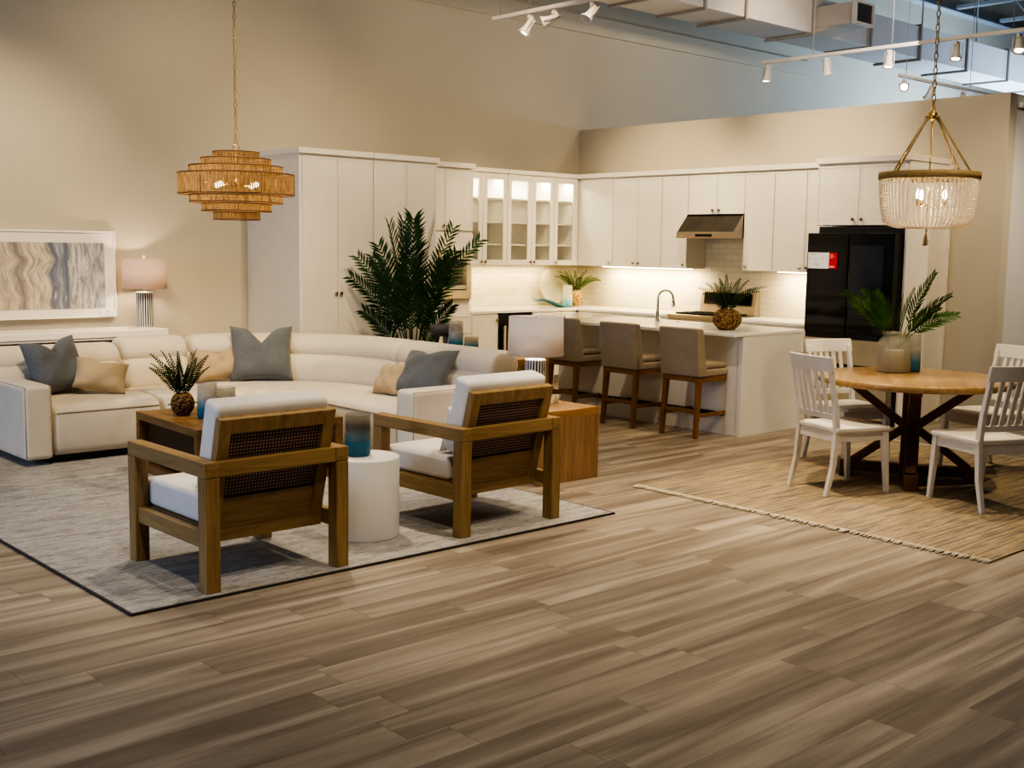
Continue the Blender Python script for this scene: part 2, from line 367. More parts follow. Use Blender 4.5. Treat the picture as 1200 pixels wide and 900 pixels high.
# ------------------------------------------------------------------ mesh helpers
class MB:
    def __init__(s): s.v = []; s.f = []; s.sm = []
    def add(s, vs, fs, smooth=False):
        b = len(s.v); s.v += [tuple(v) for v in vs]
        for f in fs: s.f.append([i + b for i in f]); s.sm.append(smooth)
        return s
    def box(s, a, b, M=None):
        x0, y0, z0 = a; x1, y1, z1 = b
        vs = [Vector(p) for p in ((x0, y0, z0), (x1, y0, z0), (x1, y1, z0), (x0, y1, z0), (x0, y0, z1), (x1, y0, z1), (x1, y1, z1), (x0, y1, z1))]
        if M is not None: vs = [M @ v for v in vs]
        return s.add(vs, [(0, 3, 2, 1), (4, 5, 6, 7), (0, 1, 5, 4), (1, 2, 6, 5), (2, 3, 7, 6), (3, 0, 4, 7)])
    def bar(s, p, q, w, h, up=(0, 0, 1), w2=None, h2=None):
        """rectangular bar from p to q; optional taper"""
        p, q = Vector(p), Vector(q); d = (q - p).normalized(); u = Vector(up)
        if abs(d.dot(u)) > .98: u = Vector((0, 1, 0))
        x = d.cross(u).normalized(); y = x.cross(d).normalized()
        w2 = w if w2 is None else w2; h2 = h if h2 is None else h2
        vs = [p + x * (sx * w / 2) + y * (sy * h / 2) for sx, sy in ((-1, -1), (1, -1), (1, 1), (-1, 1))]
        vs += [q + x * (sx * w2 / 2) + y * (sy * h2 / 2) for sx, sy in ((-1, -1), (1, -1), (1, 1), (-1, 1))]
        return s.add(vs, [(0, 1, 2, 3), (7, 6, 5, 4), (0, 4, 5, 1), (1, 5, 6, 2), (2, 6, 7, 3), (3, 7, 4, 0)])
    def prism(s, pts, a, b, axis='Y'):
        """pts: 2D outline; extruded along axis from a to b"""
        def mk(u, v, w): return {'X': (w, u, v), 'Y': (u, w, v), 'Z': (u, v, w)}[axis]
        n = len(pts); vs = [mk(u, v, a) for u, v in pts] + [mk(u, v, b) for u, v in pts]
        return s.add(vs, [list(range(n))[::-1], list(range(n, 2 * n))] + [(i, (i + 1) % n, n + (i + 1) % n, n + i) for i in range(n)])
    def lathe(s, prof, n=40, c=(0, 0, 0), closed=False, smooth=True, jit=None):
        m = len(prof); vs = []
        for i in range(n):
            a = 2 * PI * i / n
            for k, (r, z) in enumerate(prof):
                rr = r * (1 + (jit(a, z) if jit else 0)); vs.append((c[0] + rr * math.cos(a), c[1] + rr * math.sin(a), c[2] + z))
        fs = []
        for i in range(n):
            j = (i + 1) % n
            for k in range(m - 1 if not closed else m):
                k2 = (k + 1) % m
                fs.append((i * m + k, j * m + k, j * m + k2, i * m + k2))
        return s.add(vs, fs, smooth)
    def tube(s, pts, r, n=8, smooth=True, cap=True, closed=False):
        pts = [Vector(p) for p in pts]; rs = r if isinstance(r, (list, tuple)) else [r] * len(pts)
        vs = []; m = len(pts); prev = None
        for i, p in enumerate(pts):
            if closed: d = pts[(i + 1) % m] - pts[i - 1]
            else: d = pts[min(i + 1, m - 1)] - pts[max(i - 1, 0)]
            d.normalize()
            if prev is None:
                u = Vector((0, 0, 1)) if abs(d.z) < .9 else Vector((1, 0, 0))
                x = d.cross(u).normalized()
            else:
                x = (prev - d * prev.dot(d)).normalized()
            prev = x; y = d.cross(x)
            for k in range(n):
                a = 2 * PI * k / n; vs.append(p + (x * math.cos(a) + y * math.sin(a)) * rs[i])
        fs = []
        for i in range(m if closed else m - 1):
            j = (i + 1) % m
            for k in range(n): fs.append((i * n + k, i * n + (k + 1) % n, j * n + (k + 1) % n, j * n + k))
        if cap and not closed: fs += [list(range(n))[::-1], list(range((m - 1) * n, m * n))]
        return s.add(vs, fs, smooth)
    def ball(s, c, r, nu=10, nv=6, sq=1.0):
        prof = [(r * math.sin(PI * k / nv), -r * sq * math.cos(PI * k / nv)) for k in range(nv + 1)]
        return s.lathe(prof, nu, c)
    def cyl(s, c, r, h, n=24, r2=None, M=None):
        r2 = r if r2 is None else r2
        return s.lathe([(0, 0), (r, 0), (r2, h), (0, h)], n, c, smooth=False)
    def mesh(s, name):
        me = bpy.data.meshes.new(name); me.from_pydata(s.v, [], s.f); me.update()
        me.polygons.foreach_set('use_smooth', s.sm); return me
    def xf(s, M):
        s.v = [tuple(M @ Vector(v)) for v in s.v]; return s

def obj(name, mb, mat, parent=None, label=None, bev=0, seg=2, sub=0, weld=False):
    me = mb.mesh(name) if isinstance(mb, MB) else mb
    if weld:
        b = bmesh.new(); b.from_mesh(me); bmesh.ops.remove_doubles(b, verts=b.verts, dist=1e-5)
        bmesh.ops.recalc_face_normals(b, faces=b.faces); b.to_mesh(me); b.free()
    o = bpy.data.objects.new(name, me); C.objects.link(o)
    me.materials.append(mat)
    if parent is not None: o.parent = parent
    if label: o['label'] = label
    if bev:
        m = o.modifiers.new('edge', 'BEVEL'); m.width = bev; m.segments = seg; m.limit_method = 'ANGLE'; m.angle_limit = R(40)
    if sub:
        m = o.modifiers.new('smooth', 'SUBSURF'); m.levels = sub; m.render_levels = sub
    return o

def tag(o, label, cat, group=None):
    o['label'] = label; o['category'] = cat
    if group: o['group'] = group
    return o

def thing(name, label, cat, loc=(0, 0, 0), rz=0, group=None):
    o = bpy.data.objects.new(name, None); C.objects.link(o); o.empty_display_size = .1
    o.location = loc; o.rotation_euler = (0, 0, rz)
    return tag(o, label, cat, group)

def struct(name, mb, mat, **kw):
    o = obj(name, mb, mat, **kw); o['kind'] = 'structure'; return o

def dup(root, loc, rz=None, label=None, group=None):
    r = root.copy(); C.objects.link(r); r.location = loc
    if rz is not None: r.rotation_euler = (0, 0, rz)
    if label: r['label'] = label
    if group: r['group'] = group
    for ch in list(root.children):
        c = ch.copy(); C.objects.link(c); c.parent = r
        for g in list(ch.children):
            d = g.copy(); C.objects.link(d); d.parent = c
    return r

def lamp(kind, name, loc, power, col=(1, .8, .55), target=None, size=.1, spot=60, blend=.6, sx=None, sy=None):
    l = bpy.data.lights.new(name, kind); l.energy = power; l.color = col
    if kind == 'SPOT': l.spot_size = R(spot); l.spot_blend = blend; l.shadow_soft_size = size
    elif kind == 'POINT': l.shadow_soft_size = size
    elif kind == 'AREA': l.shape = 'RECTANGLE'; l.size = sx or size; l.size_y = sy or size
    o = bpy.data.objects.new(name, l); C.objects.link(o); o.location = loc
    if target is not None:
        d = Vector(target) - Vector(loc); o.rotation_euler = d.to_track_quat('-Z', 'Y').to_euler()
    return o

# ------------------------------------------------------------------ camera
cam = bpy.data.cameras.new('camera'); cam.sensor_width = 36; cam.lens = 1350.9 / 1200 * 36; cam.clip_end = 100
co = bpy.data.objects.new('camera', cam); C.objects.link(co)
pitch, roll, yaw = R(6.78476), R(.89826), R(47.5748)
fw = Vector((math.cos(yaw) * math.cos(pitch), math.sin(yaw) * math.cos(pitch), -math.sin(pitch)))
r0 = Vector((math.sin(yaw), -math.cos(yaw), 0)); u0 = r0.cross(fw)
rt = r0 * math.cos(roll) + u0 * math.sin(roll); up = -r0 * math.sin(roll) + u0 * math.cos(roll)
co.matrix_world = Matrix(((rt.x, up.x, -fw.x, 0), (rt.y, up.y, -fw.y, 0), (rt.z, up.z, -fw.z, 1.65), (0, 0, 0, 1)))
bpy.context.scene.camera = co

# ------------------------------------------------------------------ room shell
struct('floor', MB().box((-6, -6, -.1), (28, 10.6, 0)), FLOOR)
struct('wall_back', MB().box((-6, 10.6, 0), (28, 10.75, 7.0)), WALL)
struct('trim_1', MB().box((-6, 10.56, 4.37), (15.86, 10.6, 4.59)), WALL)        # shallow band high on the long wall
struct('wall_partition', MB().box((10.8, 5.0, 0), (10.95, 10.6, 3.15)), PWALL)
struct('wall_partition_return', MB().box((10.95, 5.0, 0), (15.2, 5.15, 3.15)), wall_mat('pale_return_paint', (.66, .64, .60)))
struct('ceiling', MB().box((-6, -6, 6.6), (28, 10.6, 6.75)), CEIL)
struct('trim_2', MB().box((-6, 10.5, 5.95), (28, 10.6, 6.07)).box((-6, 10.42, 5.95), (28, 10.5, 5.97)), JOIST)   # ledger angle under the roof deck
struct('trim_3', MB().box((8.46, 10.585, .915), (10.8, 10.6, 1.43)), TILE_X)    # tiled splashback on the long wall
struct('trim_4', MB().box((10.785, 6.5, .915), (10.8, 10.585, 2.05)), TILE_Y)   # tiled splashback on the partition

# open-web roof joists running across the room
def joist(x, label):
    t = thing('roof_joist', label, 'roof joist', (x, 0, 0), 0, 'steel roof joists')
    obj('bottom_chord', MB().box((-.06, -5, 6.0), (-.012, 10.42, 6.06)).box((.012, -5, 6.0), (.06, 10.42, 6.06)), JOIST, t)
    obj('top_chord', MB().box((-.06, -5, 6.53), (.06, 10.42, 6.6)), JOIST, t)
    w = MB(); y = 10.3; k = 0
    while y > -4.5:
        w.tube([(0, y, 6.03 if k % 2 else 6.56), (0, y - .42, 6.56 if k % 2 else 6.03)], .018, 6); y -= .42; k += 1
    obj('web', w, JOIST, t)
    return t
J0 = joist(25.4, 'grey open-web steel joist under the roof, last at the far end')
for i, x in enumerate((23.6, 21.9, 20.2, 18.5, 16.8)):
    dup(J0, (x, 0, 0), label='grey open-web steel joist under the roof, ' + ('next to last at the far end', 'third from the far end', 'fourth from the far end', 'fifth from the far end', 'first behind the vent outlet')[i])

# ------------------------------------------------------------------ air duct
dt = thing('air_duct', 'long grey rectangular air duct with flanged joints high along the back wall', 'duct', (0, 0, 4.4))
obj('duct_body', MB().box((4, 8.588, 0), (26, 9.27, .45)), DUCT, dt, bev=.008)
for x in (7.0, 8.4, 9.9, 10.73, 11.5, 12.9, 14.28, 15.6, 17.0, 18.36, 19.75, 21.1, 22.5):
    f = MB().box((x - .018, 8.56, -.03), (x + .018, 9.3, 0)).box((x - .018, 8.56, 0), (x + .018, 8.588, .48)).box((x - .018, 8.588, .45), (x + .018, 9.3, .48))
    obj('joint_flange', f, DUCTF, dt)
for x in (14.6, 16.3, 18.0, 19.9):
    obj('hanger_rod', MB().tube([(x, 8.95, .45), (x, 8.95, 2.2)], .012, 6), JOIST, dt)
vb = MB().box((12.97, 8.06, .07), (13.37, 8.588, .33)).prism([(8.588, .0), (8.588, .07), (8.3, .07)], 12.97, 13.37, 'X')
o = obj('side_outlet', vb, plain('outlet_beige', (.50, .45, .40), .6), dt, bev=.005)
gr = MB()
for k in range(12): gr.box((13.0, 8.012, .095 + k * .0185), (13.34, 8.03, .104 + k * .0185))
obj('grille', gr, plain('grille_slats', (.05, .05, .055), .4), o)
obj('grille_frame', MB().box((12.955, 8.0, .06), (13.385, 8.06, .09)).box((12.955, 8.0, .315), (13.385, 8.06, .34)).box((12.955, 8.0, .09), (12.985, 8.06, .315)).box((13.355, 8.0, .09), (13.385, 8.06, .315)).box((12.985, 8.05, .09), (13.355, 8.06, .315)), TRACK, o)
b2 = MB().box((19.2, 7.9, .02), (20.3, 8.588, .33))
obj('side_outlet', b2, DUCT, dt, bev=.006)

# ------------------------------------------------------------------ track lights
HEADS = []
def track(name_label, a, b, cables):
    t = thing('light_track', name_label, 'light track', (0, 0, 0), 0)
    obj('rail', MB().bar(a, b, .036, .034), TRACK, t, bev=.004)
    for c in cables: obj('suspension_cable', MB().tube([c, (c[0], c[1], 6.6)], .004, 5), DUCTF, t)
    return t
track('white suspended light track over the living area, at the top middle of the picture', (6.97, 7.95, 3.66), (6.97, 1.5, 3.66), [(6.97, 7.85, 3.677), (6.97, 7.48, 3.677), (6.97, 5.2, 3.677)])
track('long grey suspended light track running across above the kitchen and dining table', (10.55, 7.62, 3.66), (10.55, 1.0, 3.66), [(10.55, 7.0, 3.677), (10.55, 6.1, 3.677), (10.55, 4.9, 3.677)])
track('white light track peeking above the partition wall, behind the chandelier chain', (12.3, 7.0, 3.66), (14.75, 7.0, 3.66), [(12.45, 7.0, 3.677), (14.0, 7.0, 3.677)])

def track_head(loc, aim, label, group, lit=True):
    t = thing('track_spotlight', label, 'spotlight', loc, 0, group)
    d = (Vector(aim) - Vector(loc)).normalized()
    q = d.to_track_quat('-Z', 'Y').to_matrix().to_4x4()
    obj('stem', MB().box((-.03, -.012, -.018), (.03, .012, -.05)).tube([(0, 0, -.05), (0, 0, -.065)], .008, 8), TRACK, t)
    M = Matrix.Translation((0, 0, -.075)) @ q
    h = MB().lathe([(.0, .03), (.03, .03), (.032, -.05), (.036, -.06), (.046, -.10), (.05, -.115), (.044, -.115), (.03, -.095), (0, -.09)], 20).xf(M)
    obj('lamp_housing', h, TRACK, t)
    y = MB()
    for s in (-1, 1): y.tube([(0, 0, .045), (s * .05, 0, .04), (s * .055, 0, -.10)], .0045, 6)
    y.lathe([(.050, -.118), (.056, -.116), (.056, -.104), (.050, -.104)], 20, closed=True)
    obj('yoke', y.xf(M), TRACK, t)
    l = obj('lens', MB().lathe([(0, -.105), (.0435, -.105)], 20).xf(M), LENS if lit else plain('unlit_lens', (.5, .5, .5), .2), t)
    return t

# ------------------------------------------------------------------ kitchen cabinets
def door_mb(x0, x1, z0, z1, y=0, rim=.018, th=.02):
    """slim-framed door standing proud of y, front toward -y"""
    m = MB().box((x0, y - th + .004, z0), (x1, y, z1))
    m.box((x0, y - th, z0), (x1, y - th + .004, z0 + rim)).box((x0, y - th, z1 - rim), (x1, y - th + .004, z1))
    m.box((x0, y - th, z0 + rim), (x0 + rim, y - th + .004, z1 - rim)).box((x1 - rim, y - th, z0 + rim), (x1, y - th + .004, z1 - rim))
    return m
KNOB = None
def knob(parent, x, z, y=-.02):
    global KNOB
    if KNOB is None:
        KNOB = MB().lathe([(0, .0), (.006, 0), (.006, .012), (.016, .016), (.018, .023), (.013, .030), (0, .032)], 12).xf(Matrix.Rotation(R(90), 4, 'X')).mesh('knob')
    o = obj('knob', KNOB, NICKEL, parent); o.location = (x, y, z)
    return o
def bar_handle(parent, x, z, w=.13, y=-.02):
    m = MB().tube([(x - w / 2, y, z), (x - w / 2, y - .028, z)], .004, 6).tube([(x + w / 2, y, z), (x + w / 2, y - .028, z)], .004, 6)
    m.tube([(x - w / 2 - .012, y - .028, z), (x + w / 2 + .012, y - .028, z)], .005, 8)
    return obj('handle', m, STEEL, parent)

def cabinet(name, label, loc, rz, w, d, h, doors, crown=0, group=None, toe=0, drawers=(), mat=None):
    """doors: (x0, x1, z0, z1, knob_x, knob_z)"""
    mat = mat or WHITE
    t = thing(name, label, 'cabinet', loc, rz, group)
    body = MB().box((0, 0, toe), (w, d, h))
    if toe: body.box((0, .07, 0), (w, d, toe))
    obj('cabinet_body', body, mat, t, bev=.002, seg=1)
    for (x0, x1, z0, z1, kx, kz) in doors:
        dr = obj('door', door_mb(x0, x1, z0, z1), mat, t, bev=.0015, seg=1)
        if kx is not None: knob(dr, kx, kz)
    for (x0, x1, z0, z1, hx) in drawers:
        dr = obj('drawer', door_mb(x0, x1, z0, z1), mat, t, bev=.0015, seg=1)
        if hx is not None: bar_handle(dr, hx, (z0 + z1) / 2 + .0)
    if crown:
        a, b = crown  # left / right overhang
        obj('crown', MB().box((-a, -.035, h), (w + b, d, h + .055)), mat, t, bev=.003, seg=1)
    return t

g = .003
# tall pantry units on the long wall (front at y = 9.6)
cabinet('pantry_cabinet', 'tall white two-door pantry cabinet with two small knobs, beside the bare wall', (5.985, 9.6, 0), 0, .847, .99, 2.505,
        [(.03, .425, .1, 2.48, .40, 1.17), (.431, .845, .1, 2.48, .456, 1.17)], (.02, 0), 'tall pantry cabinets', .09)
cabinet('pantry_cabinet', 'tall white two-door pantry cabinet standing behind the potted palm', (6.835, 9.6, 0), 0, .825, .99, 2.505,
        [(.005, .412, .1, 2.48, .385, 1.17), (.418, .80, .1, 2.48, .445, 1.17)], (0, .015), 'tall pantry cabinets', .09)

# microwave tower
tw = thing('oven_tower', 'white tower cabinet holding the built-in microwave', 'cabinet', (7.665, 9.95, 0))
obj('cabinet_body', MB().box((0, .0, .09), (.79, .64, .905)).box((0, 0, 1.06), (.03, .64, 1.60)).box((.76, 0, 1.06), (.79, .64, 1.60)).box((.03, .6, 1.06), (.76, .64, 1.60))
    .box((0, 0, 1.60), (.79, .64, 2.505)).box((0, .03, .905), (.79, .64, 1.06)).box((0, .07, 0), (.79, .64, .09)), WHITE, tw, bev=.002, seg=1)
for x0, x1, kx in ((.01, .378, .35), (.384, .78, .412)):
    dr = obj('door', door_mb(x0, x1, 1.82, 2.48), WHITE, tw, bev=.0015, seg=1); knob(dr, kx, 1.87)
obj('shelf_panel', MB().box((0, -.012, 1.60), (.79, 0, 1.775)), WHITE, tw, bev=.002)
for z0, z1 in ((.67, .875), (.40, .66), (.11, .39)):
    dr = obj('drawer', door_mb(.01, .78, z0, z1), WHITE, tw, bev=.0015, seg=1); bar_handle(dr, .395, (z0 + z1) / 2 + .02, .20)
obj('crown', MB().box((0, -.035, 2.505), (.805, .64, 2.56)), WHITE, tw, bev=.003, seg=1)
mw = thing('microwave', 'black built-in microwave with pale steel trim, behind the palm fronds', 'microwave', (7.70, 9.94, 1.064))
obj('trim_frame', MB().box((0, -.012, 0), (.72, .01, .095)).box((0, -.012, .44), (.72, .01, .524)).box((0, -.012, .095), (.06, .01, .44)).box((.66, -.012, .095), (.72, .01, .44)), plain('champagne_steel', (.70, .60, .44), .28, .85), mw, bev=.002)
obj('body', MB().box((.045, .012, .06), (.675, .5, .48)), BLACKM, mw)
obj('door', MB().box((.06, -.02, .10), (.655, .009, .435)), BLACK, mw, bev=.006)
obj('window', MB().box((.10, -.024, .165), (.60, -.0205, .41)), DARKGLASS, mw)
obj('control_strip', MB().box((.07, -.024, .108), (.645, -.0205, .15)), STEEL, mw)

# glass-fronted wall cabinets (front at y = 10.25)
LIT = []
def glass_cabinet(label, x0, cols, group='glass-front wall cabinets', crown_r=0.0, endw=0):
    w = cols[-1][1] - x0 + endw; d, z0, h = .33, 1.43, 1.075
    t = thing('glass_cabinet', label, 'cabinet', (x0, 10.255, z0), 0, group)
    b = MB().box((0, d - .012, 0), (w, d, h)).box((0, 0, 0), (w, d - .012, .018)).box((0, 0, h - .018), (w, d - .012, h))
    b.box((0, 0, .018), (.016, d - .012, h - .018)).box((w - .016 - endw, 0, .018), (w, d - .012, h - .018))
    obj('cabinet_body', b, INSIDE, t)
    for z in (.235, .495): obj('shelf', MB().box((.017, .02, z), (w - .017 - endw, d - .013, z + .018)), INSIDE, t, bev=.002)
    obj('shelf', MB().box((.017, .004, .77), (w - .017 - endw, d - .013, .79)), INSIDE, t, bev=.002)
    obj('light_strip', MB().box((.03, .05, h - .03), (w - .03 - endw, .09, h - .0185)), LEDM, t)
    for (a, c, kx) in cols:
        a -= x0; c -= x0
        f = MB().box((a + .002, -.02, .003), (c - .002, 0, .066)).box((a + .002, -.02, h - .075), (c - .002, 0, h - .003))
        f.box((a + .002, -.02, .066), (a + .064, 0, h - .075)).box((c - .064, -.02, .066), (c - .002, 0, h - .075))
        dr = obj('door', f, WHITE, t, bev=.002, seg=1)
        obj('pane', MB().box((a + .060, -.012, .062), (c - .060, -.008, h - .071)), PANE, dr)
        knob(dr, a + .03 if kx < 0 else c - .03, .04)
    obj('crown', MB().box((0, -.035, h), (w + crown_r, d, h + .05)), WHITE, t, bev=.003, seg=1)
    LIT.append((x0 + (w - endw) / 2, 10.37, z0 + h - .05, w - endw))
    return t
glass_cabinet('lit glass-front wall cabinet with two doors, next to the microwave tower', 8.462, [(8.466, 8.855, 1), (8.858, 9.238, -1)])
glass_cabinet('lit glass-front wall cabinet with two doors, in the middle of the glass run', 9.241, [(9.241, 9.637, 1), (9.640, 10.012, -1)])
glass_cabinet('lit glass-front wall cabinet with a single door, in the kitchen corner', 10.015, [(10.015, 10.405, -1)], endw=.045)

# wall cabinets on the partition (front at x = 10.45); local x runs toward -y
RZ = -PI / 2
def wcab(label, y0, y1, z0, doors, crown=True, name='wall_cabinet', x=10.455, d=.325, zt=2.505):
    w = y0 - y1; h = zt - z0
    ds = [(y0 - a, y0 - b, .003, h - .02, (y0 - k) if k else None, .045) for a, b, k in doors]
    return cabinet(name, label, (x, y0, z0), RZ, w - .001, d, h, ds, (0, 0) if crown else 0, 'white wall cabinets on the partition')
wcab('white single-door wall cabinet in the corner, beside the glass doors', 10.2535, 9.645, 1.43, [(10.185, 9.650, 9.69)])
wcab('white two-door wall cabinet right of the corner one, above the counter fern', 9.644, 8.878, 1.43, [(9.639, 9.253, 9.29), (9.247, 8.882, 9.21)])
wcab('narrow white wall cabinet hanging just before the range hood', 8.877, 8.488, 1.43, [(8.872, 8.492, 8.53)])
wcab('short white two-door cabinet above the steel range hood', 8.487, 7.702, 2.045, [(8.483, 8.085, 8.125), (8.079, 7.706, 8.04)])
wcab('white single-door wall cabinet hanging just past the range hood', 7.701, 7.317, 1.43, [(7.697, 7.320, 7.655)])
wcab('white two-door wall cabinet beside the refrigerator', 7.316, 6.525, 1.43, [(7.312, 6.920, 6.96), (6.914, 6.53, 6.88)])
# under-cabinet light bars
for (label, y0, y1) in (('glowing light bar under the wall cabinets before the hood', 9.95, 8.55), ('glowing light bar under the wall cabinets beside the refrigerator', 7.35, 6.6)):
    tag(obj('light_bar', MB().box((10.60, y1, 1.418), (10.63, y0, 1.4295)), LEDM), label, 'light bar', 'light bars under the wall cabinets')

# refrigerator surround
fs = thing('refrigerator_cabinet', 'white two-door cabinet bridging over the black refrigerator', 'cabinet', (10.02, 6.515, 1.905), RZ)
obj('cabinet_body', MB().box((0, 0, 0), (.955, .76, .60)), WHITE, fs, bev=.002, seg=1)
for x0, x1, kx in ((.006, .466, .42), (.472, .95, .515)):
    dr = obj('door', door_mb(x0, x1, .004, .575), WHITE, fs, bev=.0015, seg=1); knob(dr, kx, .06)
obj('crown', MB().box((-.01, -.035, .60), (.99, .76, .655)), WHITE, fs, bev=.003, seg=1)
obj('end_panel', MB().box((.957, 0, -1.905), (.979, .76, .599)).box((.979, .72, -1.905), (1.012, .77, .599)), WHITE, fs, bev=.002)

# base cabinets
def bcab(label, loc, rz, w, doors, drawers=(), name='base_cabinet'):
    return cabinet(name, label, loc, rz, w - .002, .61, .884, doors, 0, 'white base cabinets', .1, drawers)
bcab('white single-door base cabinet next to the microwave tower', (8.46, 9.97, 0), 0, .41, [(.008, .40, .11, .865, .375, .81)])
bcab('white base cabinet with drawers between wine cooler and kitchen corner', (9.42, 9.97, 0), 0, .47, [], [(.005, .46, .70, .865, None), (.005, .46, .41, .69, None), (.005, .46, .11, .40, None)])
bcab('white corner base cabinet on the long wall side', (9.892, 9.97, 0), 0, .28, [(.004, .27, .11, .865, .03, .82)])
bcab('white base cabinet with drawers before the range', (10.17, 9.94, 0), RZ, .27, [(.005, .26, .11, .865, None, 0)])
bcab('wide white base cabinet with drawers left of the range', (10.17, 9.668, 0), RZ, 1.18, [], [(.005, .585, .70, .865, None), (.59, 1.172, .70, .865, None), (.005, .585, .11, .69, None), (.59, 1.172, .11, .69, None)])
bcab('white base cabinet with drawers between range and refrigerator', (10.17, 7.69, 0), RZ, 1.17, [], [(.005, .58, .62, .865, None), (.586, 1.16, .62, .865, None), (.005, .58, .11, .61, None), (.586, 1.16, .11, .61, None)])
# wine cooler
wc = thing('wine_cooler', 'black under-counter wine cooler with a pale steel handle', 'wine cooler', (8.875, 9.965, 0))
obj('body', MB().box((0, .03, .02), (.535, .6, .87)), BLACKM, wc)
obj('door', MB().box((.004, -.0, .10), (.53, .028, .87)), BLACK, wc, bev=.004)
obj('window', MB().box((.07, -.004, .15), (.47, -.0005, .77)), DARKGLASS, wc)
obj('handle', MB().box((.055, -.05, .18), (.085, -.03, .74)).box((.062, -.03, .20), (.078, 0, .23)).box((.062, -.03, .69), (.078, 0, .72)), plain('pale_handle', (.66, .58, .44), .3, .6), wc, bev=.003)

# counter tops
tag(obj('worktop', MB().prism([(8.46, 9.95), (10.15, 9.95), (10.15, 8.488), (10.784, 8.488), (10.784, 10.584), (8.46, 10.584)], .885, .915, 'Z'), QUARTZ, bev=.003), 'white L-shaped quartz worktop running round the kitchen corner', 'worktop')
tag(obj('worktop', MB().box((10.15, 6.525, .885), (10.784, 7.692, .915)), QUARTZ, bev=.003), 'short white quartz worktop between range and refrigerator', 'worktop')

# range and hood
rg = thing('range_oven', 'stainless steel range with a raised back control panel', 'stove', (10.13, 8.48, 0), RZ)
obj('body', MB().box((0, .03, .0), (.78, .64, .90)), STEEL, rg, bev=.004)
obj('cooktop', MB().box((0, .0, .90), (.78, .56, .922)), BLACK, rg, bev=.003)
obj('front_rim', MB().box((0, -.012, .885), (.78, .05, .926)), plain('warm_steel', (.60, .50, .36), .35, .9), rg, bev=.004)
obj('oven_door', MB().box((.01, .0, .22), (.77, .029, .84)), STEEL, rg, bev=.006)
obj('oven_handle', MB().tube([(.08, 0, .79), (.08, -.04, .79), (.70, -.04, .79), (.70, 0, .79)], .010, 8), STEEL, rg)
bg = obj('back_panel', MB().prism([(.565, .922), (.645, .922), (.645, 1.18), (.60, 1.18)], 0, .78, 'X'), plain('warm_steel', (.60, .50, .36), .35, .9), rg, bev=.003)
obj('control_panel', MB().bar((.39, .573, 1.03), (.39, .585, 1.165), .66, .012, up=(0, 1, 0)), BLACK, rg)
for gx in (.2, .58):
    gm = MB()
    for dx in (-.14, 0, .14): gm.box((gx + dx - .007, .08, .924), (gx + dx + .007, .5, .945))
    for yy in (.10, .28, .47): gm.box((gx - .16, yy - .007, .924), (gx + .16, yy + .007, .945))
    obj('burner_grate', gm, BLACKM, rg)

hd = thing('range_hood', 'sloping stainless steel range hood under the short cabinet', 'range hood', (10.25, 8.486, 1.778), RZ)
obj('canopy', MB().prism([(.006, .072), (.175, .262), (.525, .262), (.525, .004), (.006, .004)], .0, .782, 'X'), plain('hood_steel', (.30, .275, .24), .27, 1, var=.12), hd, bev=.003)
obj('front_lip', MB().box((-.002, -.008, .0), (.784, .006, .07)).box((.0, .006, 0), (.782, .5, .004)), plain('hood_lip', (.40, .33, .25), .4, .8), hd, bev=.002)
obj('control_strip', MB().box((.27, -.0115, .018), (.50, -.0085, .046)), BLACK, hd)
obj('badge', MB().box((.03, -.0105, .022), (.10, -.0085, .032)), STEEL, hd)
obj('top_flange', MB().box((.0, .16, .2625), (.782, .525, .266)), BLACKM, hd)

# refrigerator
fr = thing('refrigerator', 'tall black french-door refrigerator with a steel bottom drawer', 'refrigerator', (9.85, 6.495, 0), RZ)
W_ = .93
obj('body', MB().box((.005, .115, .03), (W_ - .005, .72, 1.80)).box((.02, .16, 1.80), (W_ - .0, .72, 1.895)), BLACKM, fr, bev=.006)
obj('door', MB().box((0, 0, .865), (.458, .10, 1.83)), BLACK, fr, bev=.008)
rd = obj('door', MB().box((.464, 0, .865), (W_, .10, 1.83)), BLACK, fr, bev=.008)
obj('glass_panel', MB().box((.485, -.004, 1.02), (.83, -.0005, 1.715)), plain('panel_glass', (.020, .024, .034), .10, 0, .6, var=.1), rd)
obj('drawer', MB().box((0, .004, .57), (W_, .10, .815)), plain('drawer_steel', (.56, .51, .43), .26, .95), fr, bev=.006)
obj('drawer', MB().box((0, .004, .06), (W_, .10, .52)), plain('drawer_steel', (.56, .51, .43), .26, .95), fr, bev=.006)
obj('drawer_gap', MB().box((.004, .02, .50), (W_ - .004, .115, .58)).box((.004, .02, .81), (W_ - .004, .115, .868)), BLACKM, fr)
# product card stuck on the door
cd = thing('product_card', 'white and red information card on the refrigerator door', 'sign', (9.846, 6.478, 1.487), RZ)
obj('paper', MB().box((0, -.003, 0), (.235, 0, .155)), PAPER, cd)
obj('red_panel', MB().box((.235, -.003, 0), (.325, 0, .155)), REDM, cd)
pr = MB()
for (x, z, w) in ((.012, .139, .13), (.012, .132, .07), (.012, .112, .015), (.012, .098, .035), (.012, .086, .05), (.075, .112, .015), (.075, .098, .03), (.075, .086, .035), (.15, .112, .015), (.15, .098, .03), (.15, .086, .025),
                  (.012, .066, .012), (.012, .054, .03), (.012, .036, .02), (.04, .036, .02), (.075, .066, .012), (.075, .054, .04), (.075, .038, .05), (.075, .028, .04), (.012, .014, .02)):
    pr.box((x, -.0036, z), (x + w, -.003, z + .0045))
obj('print', pr, PAPERG, cd)
pw = MB()
for (x, z, w) in ((.248, .135, .03), (.248, .122, .035), (.248, .112, .05), (.248, .102, .02)): pw.box((x, -.0036, z), (x + w, -.003, z + .005))
pw.box((.243, -.0036, .012), (.297, -.003, .027))
obj('white_print', pw, plain('card_pink', (.80, .42, .42), .5), cd)

